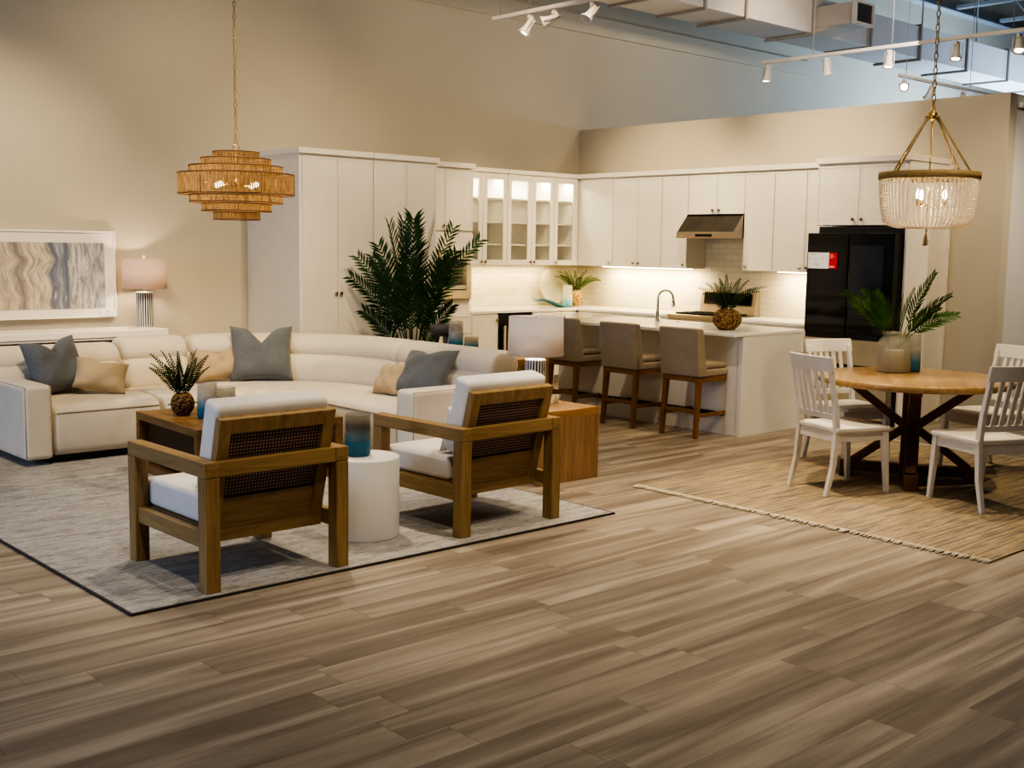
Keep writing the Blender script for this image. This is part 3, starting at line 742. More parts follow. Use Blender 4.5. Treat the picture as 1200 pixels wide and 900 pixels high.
# island
isl = thing('kitchen_island', 'white kitchen island base with a recessed stool side', 'kitchen island', (0, 0, 0))
obj('cabinet_body', MB().box((8.345, 6.15, .0), (9.20, 8.42, .894)), ISLWHITE, isl, bev=.002)
obj('end_panel', MB().box((8.328, 6.105, 0), (9.225, 6.149, .894)), ISLWHITE, isl, bev=.002)
obj('foot_rail', MB().box((8.318, 6.3, .17), (8.344, 8.40, .205)), BLACKM, isl, bev=.003)
tag(obj('island_worktop', MB().box((8.20, 6.10, .895), (9.27, 8.46, .925)), QUARTZ, bev=.004), 'long white quartz slab on top of the kitchen island', 'worktop')
fc = thing('kitchen_faucet', 'chrome gooseneck kitchen faucet on the island', 'faucet', (8.92, 7.60, .925), R(-50))
obj('base', MB().lathe([(0, 0), (.028, 0), (.028, .012), (.022, .02), (.022, .09), (.016, .10), (.016, .12), (0, .12)], 20), CHROME, fc)
pts = [(0, 0, .10 + .02 * k) for k in range(6)] + [(.075 - .075 * math.cos(a), 0, .23 + .085 * math.sin(a)) for a in [PI * k / 12 for k in range(13)]]
obj('spout', MB().tube(pts + [(.152, 0, .21)], .0125, 12), CHROME, fc)
obj('spray_head', MB().lathe([(0, .0), (.016, 0), (.019, .02), (.015, .075), (.012, .08), (0, .08)], 16, (.155, 0, .145)), CHROME, fc)
obj('lever', MB().tube([(0, .02, .06), (0, .05, .065), (-.01, .075, .12)], [.012, .010, .006], 10), CHROME, fc)
tag(obj('sink_button', MB().lathe([(0, 0), (.018, 0), (.018, .006), (.012, .010), (0, .010)], 16, (9.02, 7.42, .925)), CHROME), 'small round chrome button beside the faucet', 'button')

# ------------------------------------------------------------------ counter stools
def make_stool(label):
    t = thing('counter_stool', label, 'stool', (0, 0, 0), 0, 'counter stools at the island')
    # faces +y; back at y = -.26
    for sx in (-1, 1):
        obj('leg', MB().bar((sx * .185, .225, .50), (sx * .195, .235, 0), .045, .045, w2=.032, h2=.032), STOOLWOOD, t, bev=.003)
        obj('leg', MB().bar((sx * .185, -.215, .50), (sx * .19, -.25, 0), .045, .05, w2=.034, h2=.036), STOOLWOOD, t, bev=.003)
        obj('stretcher', MB().bar((sx * .19, -.236, .20), (sx * .19, .232, .20), .022, .034), STOOLWOOD, t, bev=.002)
    obj('stretcher', MB().bar((-.19, -.238, .235), (.19, -.238, .235), .022, .034), STOOLWOOD, t, bev=.002)
    obj('stretcher', MB().bar((-.19, .231, .165), (.19, .231, .165), .022, .034), STOOLWOOD, t, bev=.002)
    obj('seat_frame', MB().box((-.205, -.245, .495), (.205, .245, .54)), STOOLWOOD, t, bev=.004)
    obj('seat', MB().box((-.215, -.25, .541), (.215, .255, .605)), STOOLFAB, t, bev=.02, seg=4)
    obj('seat_cushion', MB().box((-.20, -.17, .606), (.20, .25, .665)), STOOLFAB, t, bev=.028, seg=5)
    # backrest: slab tapering and leaning back, wraps the seat sides
    prof = [(-.255, .541), (-.12, .541), (-.155, .62), (-.215, .965), (-.295, .975), (-.30, .96)]
    obj('backrest', MB().prism(prof, -.222, .222, 'X'), STOOLFAB, t, bev=.018, seg=4)
    return t
S0 = make_stool('taupe upholstered counter stool at the island end, nearest the dining chairs')
S0.location = (8.19, 6.485, 0); S0.rotation_euler = (0, 0, -PI / 2)
S0['label'] = 'taupe upholstered counter stool in front of the island below the fern bowl'
dup(S0, (8.19, 7.215, 0), -PI / 2, 'taupe upholstered counter stool in the middle of three at the island')
dup(S0, (8.24, 8.02, 0), -PI / 2 - .03, 'taupe upholstered counter stool half hidden behind the drum-shade table lamp')

# ------------------------------------------------------------------ rugs
rg1 = thing('area_rug', 'grey and cream heathered rug under the armchairs and sofa', 'rug', (0, 0, 0))
obj('pile', MB().box((2.11, 4.78, .001), (5.235, 9.2, .012)), RUG, rg1)
obj('binding', MB().box((2.098, 4.768, .001), (5.247, 4.779, .0115)).box((2.098, 4.779, .001), (2.109, 9.2, .0115)).box((5.236, 4.779, .001), (5.247, 9.2, .0115)), RUGEDGE, rg1)
rg2 = thing('area_rug', 'tan striped jute rug with fringed ends under the dining table', 'rug', (0, 0, 0))
obj('pile', MB().box((6.02, 2.72, .001), (9.25, 5.26, .010)), JUTE, rg2)
fm = MB(); rr = random.Random(3)
for xx, sgn in ((6.02, -1), (9.25, 1)):
    y = 2.725
    while y < 5.255:
        L = rr.uniform(.045, .075); dy = rr.uniform(-.014, .014)
        fm.tube([(xx, y, .007), (xx + sgn * L * .5, y + dy * .4, .009), (xx + sgn * L, y + dy, .004)], [.0065, .006, .0045], 4)
        y += rr.uniform(.010, .017)
fo = obj('fringe', fm, FRINGE, rg2); fo['kind'] = 'stuff'

# ------------------------------------------------------------------ sectional sofa
def path(s):
    if s < 1.46: return Vector((3.14 + s, 8.41, 0)), Vector((0, 1, 0))
    if s < 1.46 + .7226:
        a = PI / 2 - (s - 1.46) / .46
        n = Vector((math.cos(a), math.sin(a), 0)); return Vector((4.60, 7.95, 0)) + n * .46, n
    return Vector((5.06, 7.95 - (s - 2.1826), 0)), Vector((1, 0, 0))

def rloop(u0, u1, z0, z1, r, tilt=0, puff=0, n=7):
    """rounded-rectangle loop in (u, z); tilt leans it outward with height; puff bulges the long sides"""
    r = min(r, (u1 - u0) / 2 - .001, (z1 - z0) / 2 - .001); pts = []
    for (cu, cz, a0) in ((u0 + r, z0 + r, PI), (u1 - r, z0 + r, 1.5 * PI), (u1 - r, z1 - r, 0), (u0 + r, z1 - r, PI / 2)):
        for k in range(n):
            a = a0 + (PI / 2) * k / (n - 1); pts.append((cu + r * math.cos(a), cz + r * math.sin(a)))
    out = []; cz = (z0 + z1) / 2; cu = (u0 + u1) / 2
    # densify long straight edges so puff can act
    dense = []
    for i, p in enumerate(pts):
        q = pts[(i + 1) % len(pts)]; d = math.hypot(q[0] - p[0], q[1] - p[1]); m = max(1, int(d / .05))
        for k in range(m): dense.append((p[0] + (q[0] - p[0]) * k / m, p[1] + (q[1] - p[1]) * k / m))
    for (u, z) in dense:
        fu = (u - cu) / ((u1 - u0) / 2); fz = (z - cz) / ((z1 - z0) / 2)
        u2 = u + puff * fu * (1 - fz * fz) * (abs(fu) > .8); z2 = z + puff * 1.2 * (1 - fu * fu) * (1 if fz > .8 else 0)
        out.append((u2 + (z - z0) * tilt, z2))
    return out

def sweep(loop, s0, s1, edge=.09, p=4, step=.06):
    """run a closed (u, z) loop along the sofa line; both ends close in a soft dome"""
    m = MB(); n = max(6, int((s1 - s0) / step)); L = s1 - s0
    cu = sum(q[0] for q in loop) / len(loop); cz = sum(q[1] for q in loop) / len(loop)
    es = [0, .004, .015, .04, .09, .17, .28, .42, .6, .8]
    ts = [e * edge for e in es] + [edge + (L - 2 * edge) * k / n for k in range(n + 1)] + [L - e * edge for e in es[::-1]]
    vs = []; k = len(loop)
    for t in ts:
        e = max(0, min(1, min(t, L - t) / edge)); f = max(.04, (1 - (1 - e) ** p) ** (1 / p))
        q0, nn = path(s0 + t)
        du = max(abs(q[0] - cu) for q in loop); dz = max(abs(q[1] - cz) for q in loop); ins = (1 - f) * min(du, dz)
        fu, fz = (max(.03, 1 - (1 - f) * min(1, .5 + .5 * min(du, dz) / du)), f) if du > dz else (f, max(.03, 1 - (1 - f) * min(1, .5 + .5 * min(du, dz) / dz)))
        for (u, z) in loop: q = q0 + nn * (cu + (u - cu) * fu); vs.append((q.x, q.y, cz + (z - cz) * fz))
    fs = []
    for i in range(len(ts) - 1):
        for j in range(k): fs.append((i * k + j, i * k + (j + 1) % k, (i + 1) * k + (j + 1) % k, (i + 1) * k + j))
    for base in (0, (len(ts) - 1) * k):
        c = len(vs); vs.append(tuple(sum(vs[base + j][a] for j in range(k)) / k for a in range(3)))
        fs += [(base + j, base + (j + 1) % k, c) for j in range(k)]
    return m.add(vs, fs, True)

def swept_line(u, z, s0, s1, r, n=24):
    pts = []
    for i in range(n + 1):
        p, nn = path(s0 + (s1 - s0) * i / n); q = p + nn * u; pts.append((q.x, q.y, z))
    return MB().tube(pts, r, 6)

sofa = thing('sectional_sofa', 'large cream linen curved corner sofa with piped arms and rounded headrests', 'sofa', (0, 0, .012))
mods = [(0.005, .855), (.865, 1.46), (1.47, 2.20), (2.21, 3.355)]
obj('plinth', sweep(rloop(.06, .94, .0, .07, .01), .0, 3.36, .04, 8), BLACKM, sofa)
for (a, b) in mods:
    st = obj('seat', sweep(rloop(0, .80, .055, .425, .06, 0, .02), a, b, .05, 4), SOFA, sofa, weld=True)
    obj('piping', swept_line(-.0105, .375, a + .03, b - .03, .006), SOFAPIPE, st)
bm_ = [(-.19, .855), (.865, 1.455), (1.47, 2.34), (2.35, 3.56)]
for (a, b) in bm_:
    bk = obj('backrest', sweep(rloop(.64, .90, .36, .70, .12, .14, .03), a, b, .10, 3), SOFA, sofa, weld=True)
    lo = .035 if a < 0 else 0
    hd_ = obj('headrest', sweep(rloop(.72, 1.03, .61 - lo, .825 - lo, .10, .0, .012), a, b, .08, 3.5), SOFA, sofa, weld=True)
obj('outer_back', sweep(rloop(.78, .99, .055, .70, .05), -.185, 3.55, .06, 4), SOFA, sofa, weld=True)
def arm(x0, x1, y0, y1):
    return MB().box((x0, y0, .045), (x1, y1, .59))
aL = obj('armrest', arm(2.935, 3.142, 8.385, 9.42), SOFA, sofa, bev=.035, seg=5)
def arm_pipe(x0, x1, y0, y1, front):
    m = MB(); e = .011
    if front == '-y':
        ring = [(x0 + e, y0 + e, .06), (x0 + e, y0 + e, .575), (x1 - e, y0 + e, .575), (x1 - e, y0 + e, .06)]
        m.tube(ring, .0045, 6); m.tube([(x0 + e, y0 + e, .577), (x0 + e, y1 - .1, .577)], .0045, 6)
        m.tube([(x1 - e, y0 + e, .577), (x1 - e, y1 - .1, .577)], .0045, 6)
    else:
        ring = [(x0 + e, y0 + e, .06), (x0 + e, y0 + e, .575), (x0 + e, y1 - e, .575), (x0 + e, y1 - e, .06)]
        m.tube(ring, .0045, 6); m.tube([(x0 + e, y0 + e, .577), (x1 - .1, y0 + e, .577)], .0045, 6)
        m.tube([(x0 + e, y1 - e, .577), (x1 - .1, y1 - e, .577)], .0045, 6)
    return m
obj('piping', arm_pipe(2.935, 3.142, 8.385, 9.42, '-y'), SOFAPIPE, aL)
aR = obj('armrest', arm(5.03, 5.90, 6.555, 6.768), SOFA, sofa, bev=.035, seg=5)
obj('piping', arm_pipe(5.03, 5.90, 6.555, 6.768, '-x'), SOFAPIPE, aR)

# ------------------------------------------------------------------ scatter cushions
def pillow_mb(w, h, t, chop=0, n=22, seed=0):
    rr = random.Random(seed); m = MB(); vs = []; N = n + 1
    ph = [rr.uniform(0, 6.28) for _ in range(6)]
    for side in (-1, 1):
        for j in range(N):
            for i in range(N):
                x = -1 + 2 * i / n; y = -1 + 2 * j / n
                ed = (1 - x ** 4) * (1 - y ** 4)
                th = t / 2 * max(0, ed) ** .62
                wr = .008 * (math.sin(7 * x + ph[0]) * math.cos(5 * y + ph[1]) + .6 * math.sin(11 * x * y + ph[2])) * ed
                px_ = x * (1 - .085 * (1 - y * y)); py_ = y * (1 - .085 * (1 - x * x))
                X = px_ * w / 2; Z = (py_ + 1) * h / 2
                if chop:
                    k = math.exp(-(x / .30) ** 2) * max(0, (y + .3) / 1.3) ** 1.6
                    Z -= chop * k; X += .05 * w * math.copysign(1, x) * k * (abs(x) > .05) * -1
                    th *= 1 + .15 * k
                vs.append((X, side * (th + wr), Z))
    fs = []
    for side in (0, 1):
        b = side * N * N
        for j in range(n):
            for i in range(n):
                q = [b + j * N + i, b + j * N + i + 1, b + (j + 1) * N + i + 1, b + (j + 1) * N + i]
                fs.append(q if side == 0 else q[::-1])
    m.add(vs, fs, True); return m

def pillow(label, loc, rz, tilt, roll, w, h, t, mat, chop=0, seed=0, group=None, name='throw_pillow'):
    mb = pillow_mb(w, h, t, chop, seed=seed)
    Mx = Matrix.Rotation(R(roll), 4, 'Y'); Mt = Matrix.Rotation(R(-tilt), 4, 'X')
    mb.xf(Mt @ Mx)
    zmin = min(v[2] for v in mb.v); mb.xf(Matrix.Translation((0, 0, -zmin)))
    o = obj(name, mb, mat, weld=True); o.location = loc; o.rotation_euler = (0, 0, R(rz))
    return tag(o, label, 'pillow', group)
SZ = .455
pillow('blue-grey tweed pillow leaning in the sofa corner by the outer arm, under the framed art', (3.42, 8.89, SZ), 10, 22, -6, .47, .44, .19, TWEED, .10, 1)
pillow('small sand-coloured pillow lying beside the blue one near the sofa arm', (3.62, 8.72, SZ), -16, 36, 12, .40, .28, .15, SAND, .03, 2)
pillow('sand-coloured pillow on the sofa behind the fern vase', (4.84, 8.98, SZ), -14, 28, -6, .46, .30, .16, SAND, .07, 3)
pillow('blue-grey tweed pillow with two peaks in the curved corner of the sofa', (5.10, 8.80, SZ), -30, 20, 0, .54, .50, .20, TWEED, .15, 4)
pillow('small sand pillow leaning at the sofa end beside the drum-base armchair', (5.40, 7.42, SZ), -88, 34, -4, .30, .29, .15, SAND, .03, 5)['label'] = 'small sand pillow on the sofa seat next to the piped end arm'
pillow('blue-grey tweed pillow propped behind the piped sofa arm', (5.47, 7.13, SZ), -80, 40, -4, .50, .46, .18, TWEED, .05, 6)

# ------------------------------------------------------------------ armchairs
def make_armchair(label):
    t = thing('armchair', label, 'armchair', (0, 0, .012), 0, 'oak cane-back armchairs')
    lx, ly, lw = .362, .372, .075
    for sx in (-1, 1):
        for sy in (-1, 1):
            obj('leg', MB().box((sx * lx - lw / 2, sy * ly - lw / 2, 0), (sx * lx + lw / 2, sy * ly + lw / 2, .548)), OAK, t, bev=.004)
        obj('arm', MB().box((sx * lx - lw / 2, -ly - lw / 2, .549), (sx * lx + lw / 2, ly + lw / 2, .622)), OAKY, t, bev=.004)
        obj('side_rail', MB().box((sx * lx - .022, -ly + lw / 2, .205), (sx * lx + .022, ly - lw / 2, .285)), OAKY, t, bev=.003)
    obj('rear_rail', MB().box((-lx + lw / 2, -ly - .034, .549), (lx - lw / 2, -ly + .012, .621)), OAKX, t, bev=.003)
    obj('front_rail', MB().box((-lx + lw / 2, ly - .022, .205), (lx - lw / 2, ly + .022, .285)), OAKX, t, bev=.003)
    obj('lower_rail', MB().box((-.322, -.275, .205), (.322, -.228, .262)), OAKX, t, bev=.003)
    # leaning back frame: local plane x / w (up the slope) mapped by M
    tilt = math.atan2(.25, 1); L = .61
    M = Matrix.Translation((0, -.245, .232)) @ Matrix.Rotation(tilt, 4, 'X')
    fr_ = MB()
    for sx in (-1, 1): fr_.box((sx * .288 - .032, -.025, 0), (sx * .288 + .032, .025, L), M)
    fr_.box((-.256, -.025, L - .075), (.256, .025, L), M)
    bf = obj('back_frame', fr_, OAK, t, bev=.003)
    obj('lower_panel', MB().box((-.256, -.014, .03), (.256, .012, .20), M), OAKX, bf, bev=.002)
    cn = obj('cane_panel', MB().box((-.256, -.003, .201), (.256, .001, L - .076)), CANE, bf); cn.matrix_local = M
    obj('seat_slats', MB().box((-.33, -.215, .263), (.33, .345, .284)), OAKX, t)
    obj('seat_cushion', MB().box((-.318, -.195, .286), (.318, .405, .425)), CUSHION, t, bev=.028, seg=5)
    bc = MB().box((-.312, .030, .205), (.312, .165, L + .045), M)
    obj('back_cushion', bc, CUSHION, t, bev=.028, seg=5)
    pm = pillow_mb(.46, .29, .12, .02, seed=9).xf(Matrix.Translation((-.03, -.045, .43)) @ Matrix.Rotation(R(16), 4, 'X'))
    obj('lumbar_pillow', pm, CUSHION, t, weld=True)
    return t
A0 = make_armchair('oak armchair with cane back and white cushions, by the front corner of the rug')
A0.location = (2.882, 5.222, .012); A0.rotation_euler = (0, 0, R(.5))
dup(A0, (4.465, 5.285, .012), R(1.5), 'oak armchair with cane back and white cushions, beside the wooden end table and lamp')

# ------------------------------------------------------------------ coffee, side, end and console tables
ct = thing('coffee_table', 'low square oak coffee table with dark recessed sides', 'coffee table', (4.07, 7.35, .012), R(-3))
obj('tabletop', MB().box((-.55, -.52, .365), (.55, .52, .42)), COFFEE, ct, bev=.003)
obj('base_slab', MB().box((-.55, -.52, 0), (.55, .52, .055)), COFFEE, ct, bev=.003)
for sy in (-1, 1):
    for sx in (-1, 1): obj('corner_post', MB().box((sx * .52 - .03, sy * .495 - .025, .056), (sx * .52 + .03, sy * .495 + .025, .364)), COFFEE, ct, bev=.002)
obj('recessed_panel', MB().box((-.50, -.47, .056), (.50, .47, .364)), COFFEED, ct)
sd = thing('side_table', 'white cylinder drum side table between the two armchairs', 'side table', (3.715, 5.29, .012))
obj('drum', MB().lathe([(0, 0), (.196, 0), (.198, .01), (.198, .449), (.192, .456), (0, .456)], 64), CYLW, sd)
et = thing('end_table', 'boxy oak end table carrying the white drum-shade lamp', 'end table', (5.43, 5.66, 0))
obj('tabletop', MB().box((0, 0, .466), (.60, .60, .516)), TABLEOAK, et, bev=.002)
for y in (0, .56): obj('side_panel', MB().box((0, y, 0), (.60, y + .04, .465)), TABLEOAKZ, et, bev=.002)
obj('inner_panel', MB().box((.03, .041, .0), (.57, .559, .465)), TABLEOAKZ, et)
st_ = thing('sofa_table', 'oak sofa table standing behind the sofa back, with vases on top', 'table', (6.245, 6.78, 0))
obj('tabletop', MB().box((0, 0, .70), (.36, 1.75, .75)), TABLEOAK, st_, bev=.002)
for y in (0.015, 1.69): obj('side_panel', MB().box((.01, y, 0), (.33, y + .045, .699)), TABLEOAKZ, st_, bev=.002)
for y in (0, 1.70):
    for x in (0, .315): obj('leg', MB().box((x, y, 0), (x + .045, y + .05, .699)), OAK, st_, bev=.002)

cs = thing('console_table', 'long white-topped console with woven front against the bare wall', 'console', (1.6, 10.05, 0))
obj('top', MB().box((0, 0, .785), (3.25, .48, .845)).box((.01, .012, .762), (3.24, .47, .785)), CREAMFR, cs, bev=.005)
obj('body', MB().box((.03, .035, .06), (3.21, .46, .761)), woven_mat('woven_front', (.10, .05, .02), (.34, .20, .08), 50), cs, bev=.003)
obj('end_post', MB().box((3.17, .02, 0), (3.225, .46, .762)), CREAMFR, cs, bev=.003)
obj('end_post', MB().box((.015, .02, 0), (.07, .46, .762)), CREAMFR, cs, bev=.003)

# framed art
ar = thing('framed_art', 'large white-framed abstract print of wavy sand and slate-blue bands', 'picture', (0, 10.54, .935))
X0, X1, HH, FW = 2.62, 4.575, .80, .105
f = MB().box((X0, -.0, 0), (X1, .05, .018)).box((X0, 0, HH - .018), (X1, .05, HH)).box((X0, 0, .018), (X0 + .018, .05, HH - .018)).box((X1 - .018, 0, .018), (X1, .05, HH - .018))
obj('frame', f, CREAMFR, ar, bev=.003)
obj('mat_board', MB().box((X0 + .018, .012, .018), (X1 - .018, .045, HH - .018)), plain('mat_board_white', (.80, .76, .69), .6, var=.02), ar)
obj('print', MB().box((X0 + FW, .008, .088), (X1 - FW, .0115, HH - .11)), ART, ar)
tg = thing('price_tag', 'tiny white tag on the lower corner of the framed art', 'tag', (4.42, 10.537, .945))
obj('card', MB().box((0, -.003, 0), (.135, 0, .075)), PAPER, tg)
obj('print', MB().box((.045, -.0036, .038), (.085, -.003, .048)), PAPERG, tg)

# ------------------------------------------------------------------ table lamps
def table_lamp(label, loc, shade_m, h, cord=None):
    t = thing('table_lamp', label, 'lamp', loc)
    obj('base', MB().lathe([(0, 0), (.074, 0), (.076, .006), (.076, h - .006), (.072, h), (0, h)], 66), LAMPBASE, t)
    obj('foot', MB().lathe([(.0, -.0), (.03, 0)], 12), CHROME, t)
    obj('neck', MB().lathe([(0, h), (.010, h), (.010, h + .05), (.006, h + .06), (.006, h + .33), (0, h + .33)], 12), CHROME, t)
    z0 = h + .03; z1 = z0 + .275
    sh = obj('lamp_shade', MB().lathe([(.203, z0), (.196, z1), (.193, z1), (.200, z0)], 64, closed=True), shade_m, t)
    sp = MB()
    for k in range(3):
        a = 2 * PI * k / 3; sp.tube([(0, 0, z1 - .012), (.193 * math.cos(a), .193 * math.sin(a), z1 - .008)], .002, 5)
    obj('shade_spider', sp, CHROME, t)
    obj('finial', MB().ball((0, 0, z1 + .022), .017), plain('finial_cream', (.82, .70, .55), .3), t)
    obj('bulb', MB().ball((0, 0, z0 + .12), .028), BULB, t)
    return (loc[0], loc[1], loc[2] + z0 + .12)
E1 = table_lamp('table lamp with blush drum shade on the console beside the framed art', (4.74, 10.30, .845), SHADE1, .335)
E2 = table_lamp('table lamp with white drum shade on the oak end table behind the armchair', (5.70, 5.99, .516), SHADE2, .335)
cdm = thing('lamp_cord', 'coiled clear lamp cord on the corner of the oak end table', 'cord', (5.885, 5.95, .518))
loop_ = MB()
for k, rr_ in enumerate((.026, .022, .028)):
    loop_.tube([(rr_ * math.cos(a) * (.5 + .2 * k), rr_ * math.sin(a) * .8, .006 + rr_ + rr_ * math.sin(a + k)) for a in [2 * PI * i / 16 for i in range(16)]], .003, 5, closed=True)
loop_.tube([(0, 0, .006), (-.08, .02, .004), (-.16, .03, .004)], .003, 5)
obj('cord', loop_, plain('cord_pale', (.55, .48, .36), .3), cdm)

# ------------------------------------------------------------------ vases, glasses and bowls
def glass(name, label, loc, r, h, mat, cat='vase', lean=0, th=.005, group=None):
    o = obj(name, MB().lathe([(0, 0), (r * .93, 0), (r, .012), (r, h - .004), (r - th * .5, h), (r - th, h - .004), (r - th, .022), (0, .02)], 40), mat)
    o.location = loc
    s = h / .25
    return tag(o, label, cat, group)
def glass_scaled(name, label, loc, r, h, mat, cat='vase'):
    """the ombre runs over 0-.25 m in mesh space; scale the object so the colour fits its height"""
    k = h / .25
    o = obj(name, MB().lathe([(0, 0), (r * .93, 0), (r, .012 / k), (r * 1.0, (h - .004) / k), (r - .003, h / k), (r - .006, (h - .004) / k), (r - .006, .022 / k), (0, .02 / k)], 40), mat)
    o.location = loc; o.scale = (1, 1, k)
    return tag(o, label, cat)
glass_scaled('glass_vase', 'smoky glass cylinder vase shading to blue, on the white drum side table', (3.69, 5.32, .469), .073, .235, BLUEDARK)
glass_scaled('glass_vase', 'tall clear glass cylinder shading to blue on the coffee table', (3.80, 7.30, .433), .068, .25, BLUEG2)
glass_scaled('glass_vase', 'short wide clear glass shading to blue on the coffee table', (3.97, 7.36, .433), .075, .20, BLUEG2)
glass_scaled('glass_vase', 'tall cloudy glass cylinder shading to blue on the sofa table', (6.40, 7.74, .751), .066, .25, BLUEG2)
glass_scaled('glass_vase', 'short cloudy glass shading to blue on the sofa table', (6.40, 7.53, .751), .063, .125, BLUEG)
bw = thing('footed_bowl', 'dark grey footed stone bowl on the sofa table behind the glass vases', 'bowl', (6.44, 7.93, .751))
obj('bowl', MB().lathe([(0, .105), (.08, .107), (.125, .125), (.14, .165), (.14, .205), (.13, .205), (.128, .165), (.08, .14), (0, .135)], 40), STONE, bw)
for k in range(3):
    a = R(110) + 2 * PI * k / 3
    obj('leg', MB().tube([(.085 * math.cos(a), .085 * math.sin(a), .112), (.10 * math.cos(a), .10 * math.sin(a), 0)], [.026, .016], 10), STONE, bw)

# plants --------------------------------------------------------------
def frond(m, base, az, length, e0, e1, leaf, pairs, w, ang=55, start=.12, rr=random, twist=0, tipf=.35, droop=.25, segs=14, r0=.004):
    """feather frond: curved midrib with paired leaflets"""
    p = Vector(base); pts = [p.copy()]; dirs = []
    for i in range(segs):
        e = R(e0 + (e1 - e0) * (i / (segs - 1)) ** 1.3)
        d = Vector((math.cos(az) * math.cos(e), math.sin(az) * math.cos(e), math.sin(e))); dirs.append(d)
        p = p + d * length / segs; pts.append(p.copy())
    dirs.append(dirs[-1])
    m.tube(pts, [r0 * (1 - .8 * i / segs) for i in range(segs + 1)], 5)
    for k in range(pairs):
        t = start + (1 - start) * (k + .5) / pairs
        f = t * segs; i = min(int(f), segs - 1); q = pts[i].lerp(pts[i + 1], f - i); d = dirs[i]
        side0 = d.cross(Vector((0, 0, 1)))
        if side0.length < 1e-3: side0 = Vector((1, 0, 0))
        side0.normalize(); side0 = Matrix.Rotation(twist, 3, d) @ side0
        nrm = side0.cross(d).normalized()
        env = min(1, (t - start) / .22 + .45) * (1 if t < .55 else 1 - (1 - tipf) * (t - .55) / .45)
        for s in (-1, 1):
            a = R(ang * (1 - .35 * t) + rr.uniform(-5, 5)); Lf = leaf * env * rr.uniform(.9, 1.08)
            ld = (d * math.cos(a) + side0 * (s * math.sin(a)) + nrm * .18).normalized()
            mid = q + ld * Lf * .5; tip = q + ld * Lf - Vector((0, 0, droop * Lf * .6)); mid = mid - Vector((0, 0, droop * Lf * .1))
            wv = ld.cross(nrm).normalized() * w / 2
            m.add([q - wv * .35, q + wv * .35, mid + wv, mid - wv, tip], [(0, 1, 2, 3), (3, 2, 4)], False)

# big palm
pl = thing('potted_palm', 'tall dark green potted palm standing behind the sofa in front of the pantry', 'plant', (6.90, 9.02, 0))
obj('pot', MB().lathe([(0, 0), (.15, 0), (.19, .08), (.20, .30), (.185, .34), (.17, .34), (.17, .30), (0, .30)], 32), SEAGRASS, pl)
rr = random.Random(11)
# azimuth, length, first and last elevation, leaflet length, twist, leaflet angle
specs = [(318, 1.58, 83, 44, .27, 1.1, 54), (318, 1.58, 86, 64, .28, -1.0, 54), (335, 1.36, 85, 56, .28, .8, 54), (300, 1.34, 85, 58, .28, -.8, 54),
         (138, 1.22, 82, 34, .28, 1.1, 54), (132, 1.36, 84, 46, .26, -1.0, 54), (155, 1.30, 86, 58, .30, .8, 54), (120, 1.40, 87, 62, .32, -.9, 54),
         (236, 1.58, 89, 80, .38, .2, 44), (210, 1.58, 88, 76, .38, -.3, 44), (290, 1.60, 88, 74, .38, .5, 44), (48, 1.62, 89, 82, .40, .2, 44), (150, 1.56, 88, 76, .36, -.6, 46),
         (228, 1.25, 84, 58, .32, .4, 54), (285, 1.22, 84, 60, .32, -.6, 54), (180, 1.22, 84, 56, .32, .6, 54),
         (138, .85, 76, 34, .28, 1.0, 54), (318, .86, 78, 48, .26, -1.0, 54)]
for i, (az, L, a0, a1, lf, tw_, an) in enumerate(specs):
    m = MB(); a = R(az)
    frond(m, (.03 * math.cos(a), .03 * math.sin(a), .30), a, L, a0, a1, lf * .82, 21, .025, an + 4, .42, rr, tw_, .55, .26, 20, .008)
    obj('frond', m, PALM2 if i in (0, 1) else PALM, pl)

def woven_vase(r, h, neck, mat):
    prof = [(0, 0), (r * .55, 0)]
    for k in range(1, 14):
        t = k / 14; a = -PI / 2 * .72 + t * (PI / 2 * .72 + PI / 2 * .62); prof.append((r * math.cos(a), h * (math.sin(a) + .905) / 1.735))
    prof += [(neck, h), (neck - .008, h), (neck - .008, h * .75), (0, h * .7)]
    return MB().lathe(prof, 48, jit=lambda a, z: .018 * math.sin(a * 26) * math.sin(z * 260))

def fern_plant(label, loc, r, h, vmat, fronds, lmat, seed, leaf=.05, w=.016, pairs=20, name='potted_fern'):
    t = thing(name, label, 'plant', loc)
    obj('woven_vase', woven_vase(r, h, r * .55, vmat), vmat, t)
    rr = random.Random(seed)
    for (az, L, a0, a1) in fronds:
        m = MB(); a = R(az)
        frond(m, (.02 * math.cos(a), .02 * math.sin(a), h * .8), a, L, a0, a1, leaf, pairs, w, 70, .14, rr, rr.choice((-1, 1)) * rr.uniform(.5, 1.15), .25, .1, 14, .003)
        obj('frond', m, lmat, t)
    return t
fern_plant('dark fern in a round brown woven vase on the coffee table', (3.73, 7.53, .433), .082, .155, SEAGRASS,
           [(150, .37, 72, 40), (130, .36, 80, 52), (165, .32, 66, 34), (140, .30, 60, 26), (320, .36, 84, 66), (312, .35, 72, 46), (335, .28, 64, 36), (80, .33, 84, 66), (230, .33, 80, 56), (260, .30, 74, 40), (200, .28, 70, 46), (110, .34, 86, 70), (285, .34, 84, 66), (180, .33, 84, 66), (20, .30, 76, 50)], FERN, 21, .042, .0125, 18)
fern_plant('arching dark fern in a round woven bowl on the island top', (8.58, 6.48, .926), .132, .185, SEAGRASS,
           [(140, .36, 68, 8), (120, .34, 76, 30), (135, .30, 82, 50), (160, .32, 62, 4), (318, .44, 60, 6), (310, .34, 66, 20), (335, .38, 58, 2), (325, .36, 76, 40), (45, .38, 86, 52), (228, .34, 82, 40), (200, .30, 70, 16), (255, .30, 68, 12), (90, .36, 86, 58), (280, .34, 86, 56), (180, .34, 84, 54)], FERN, 31, .056, .0125, 15)
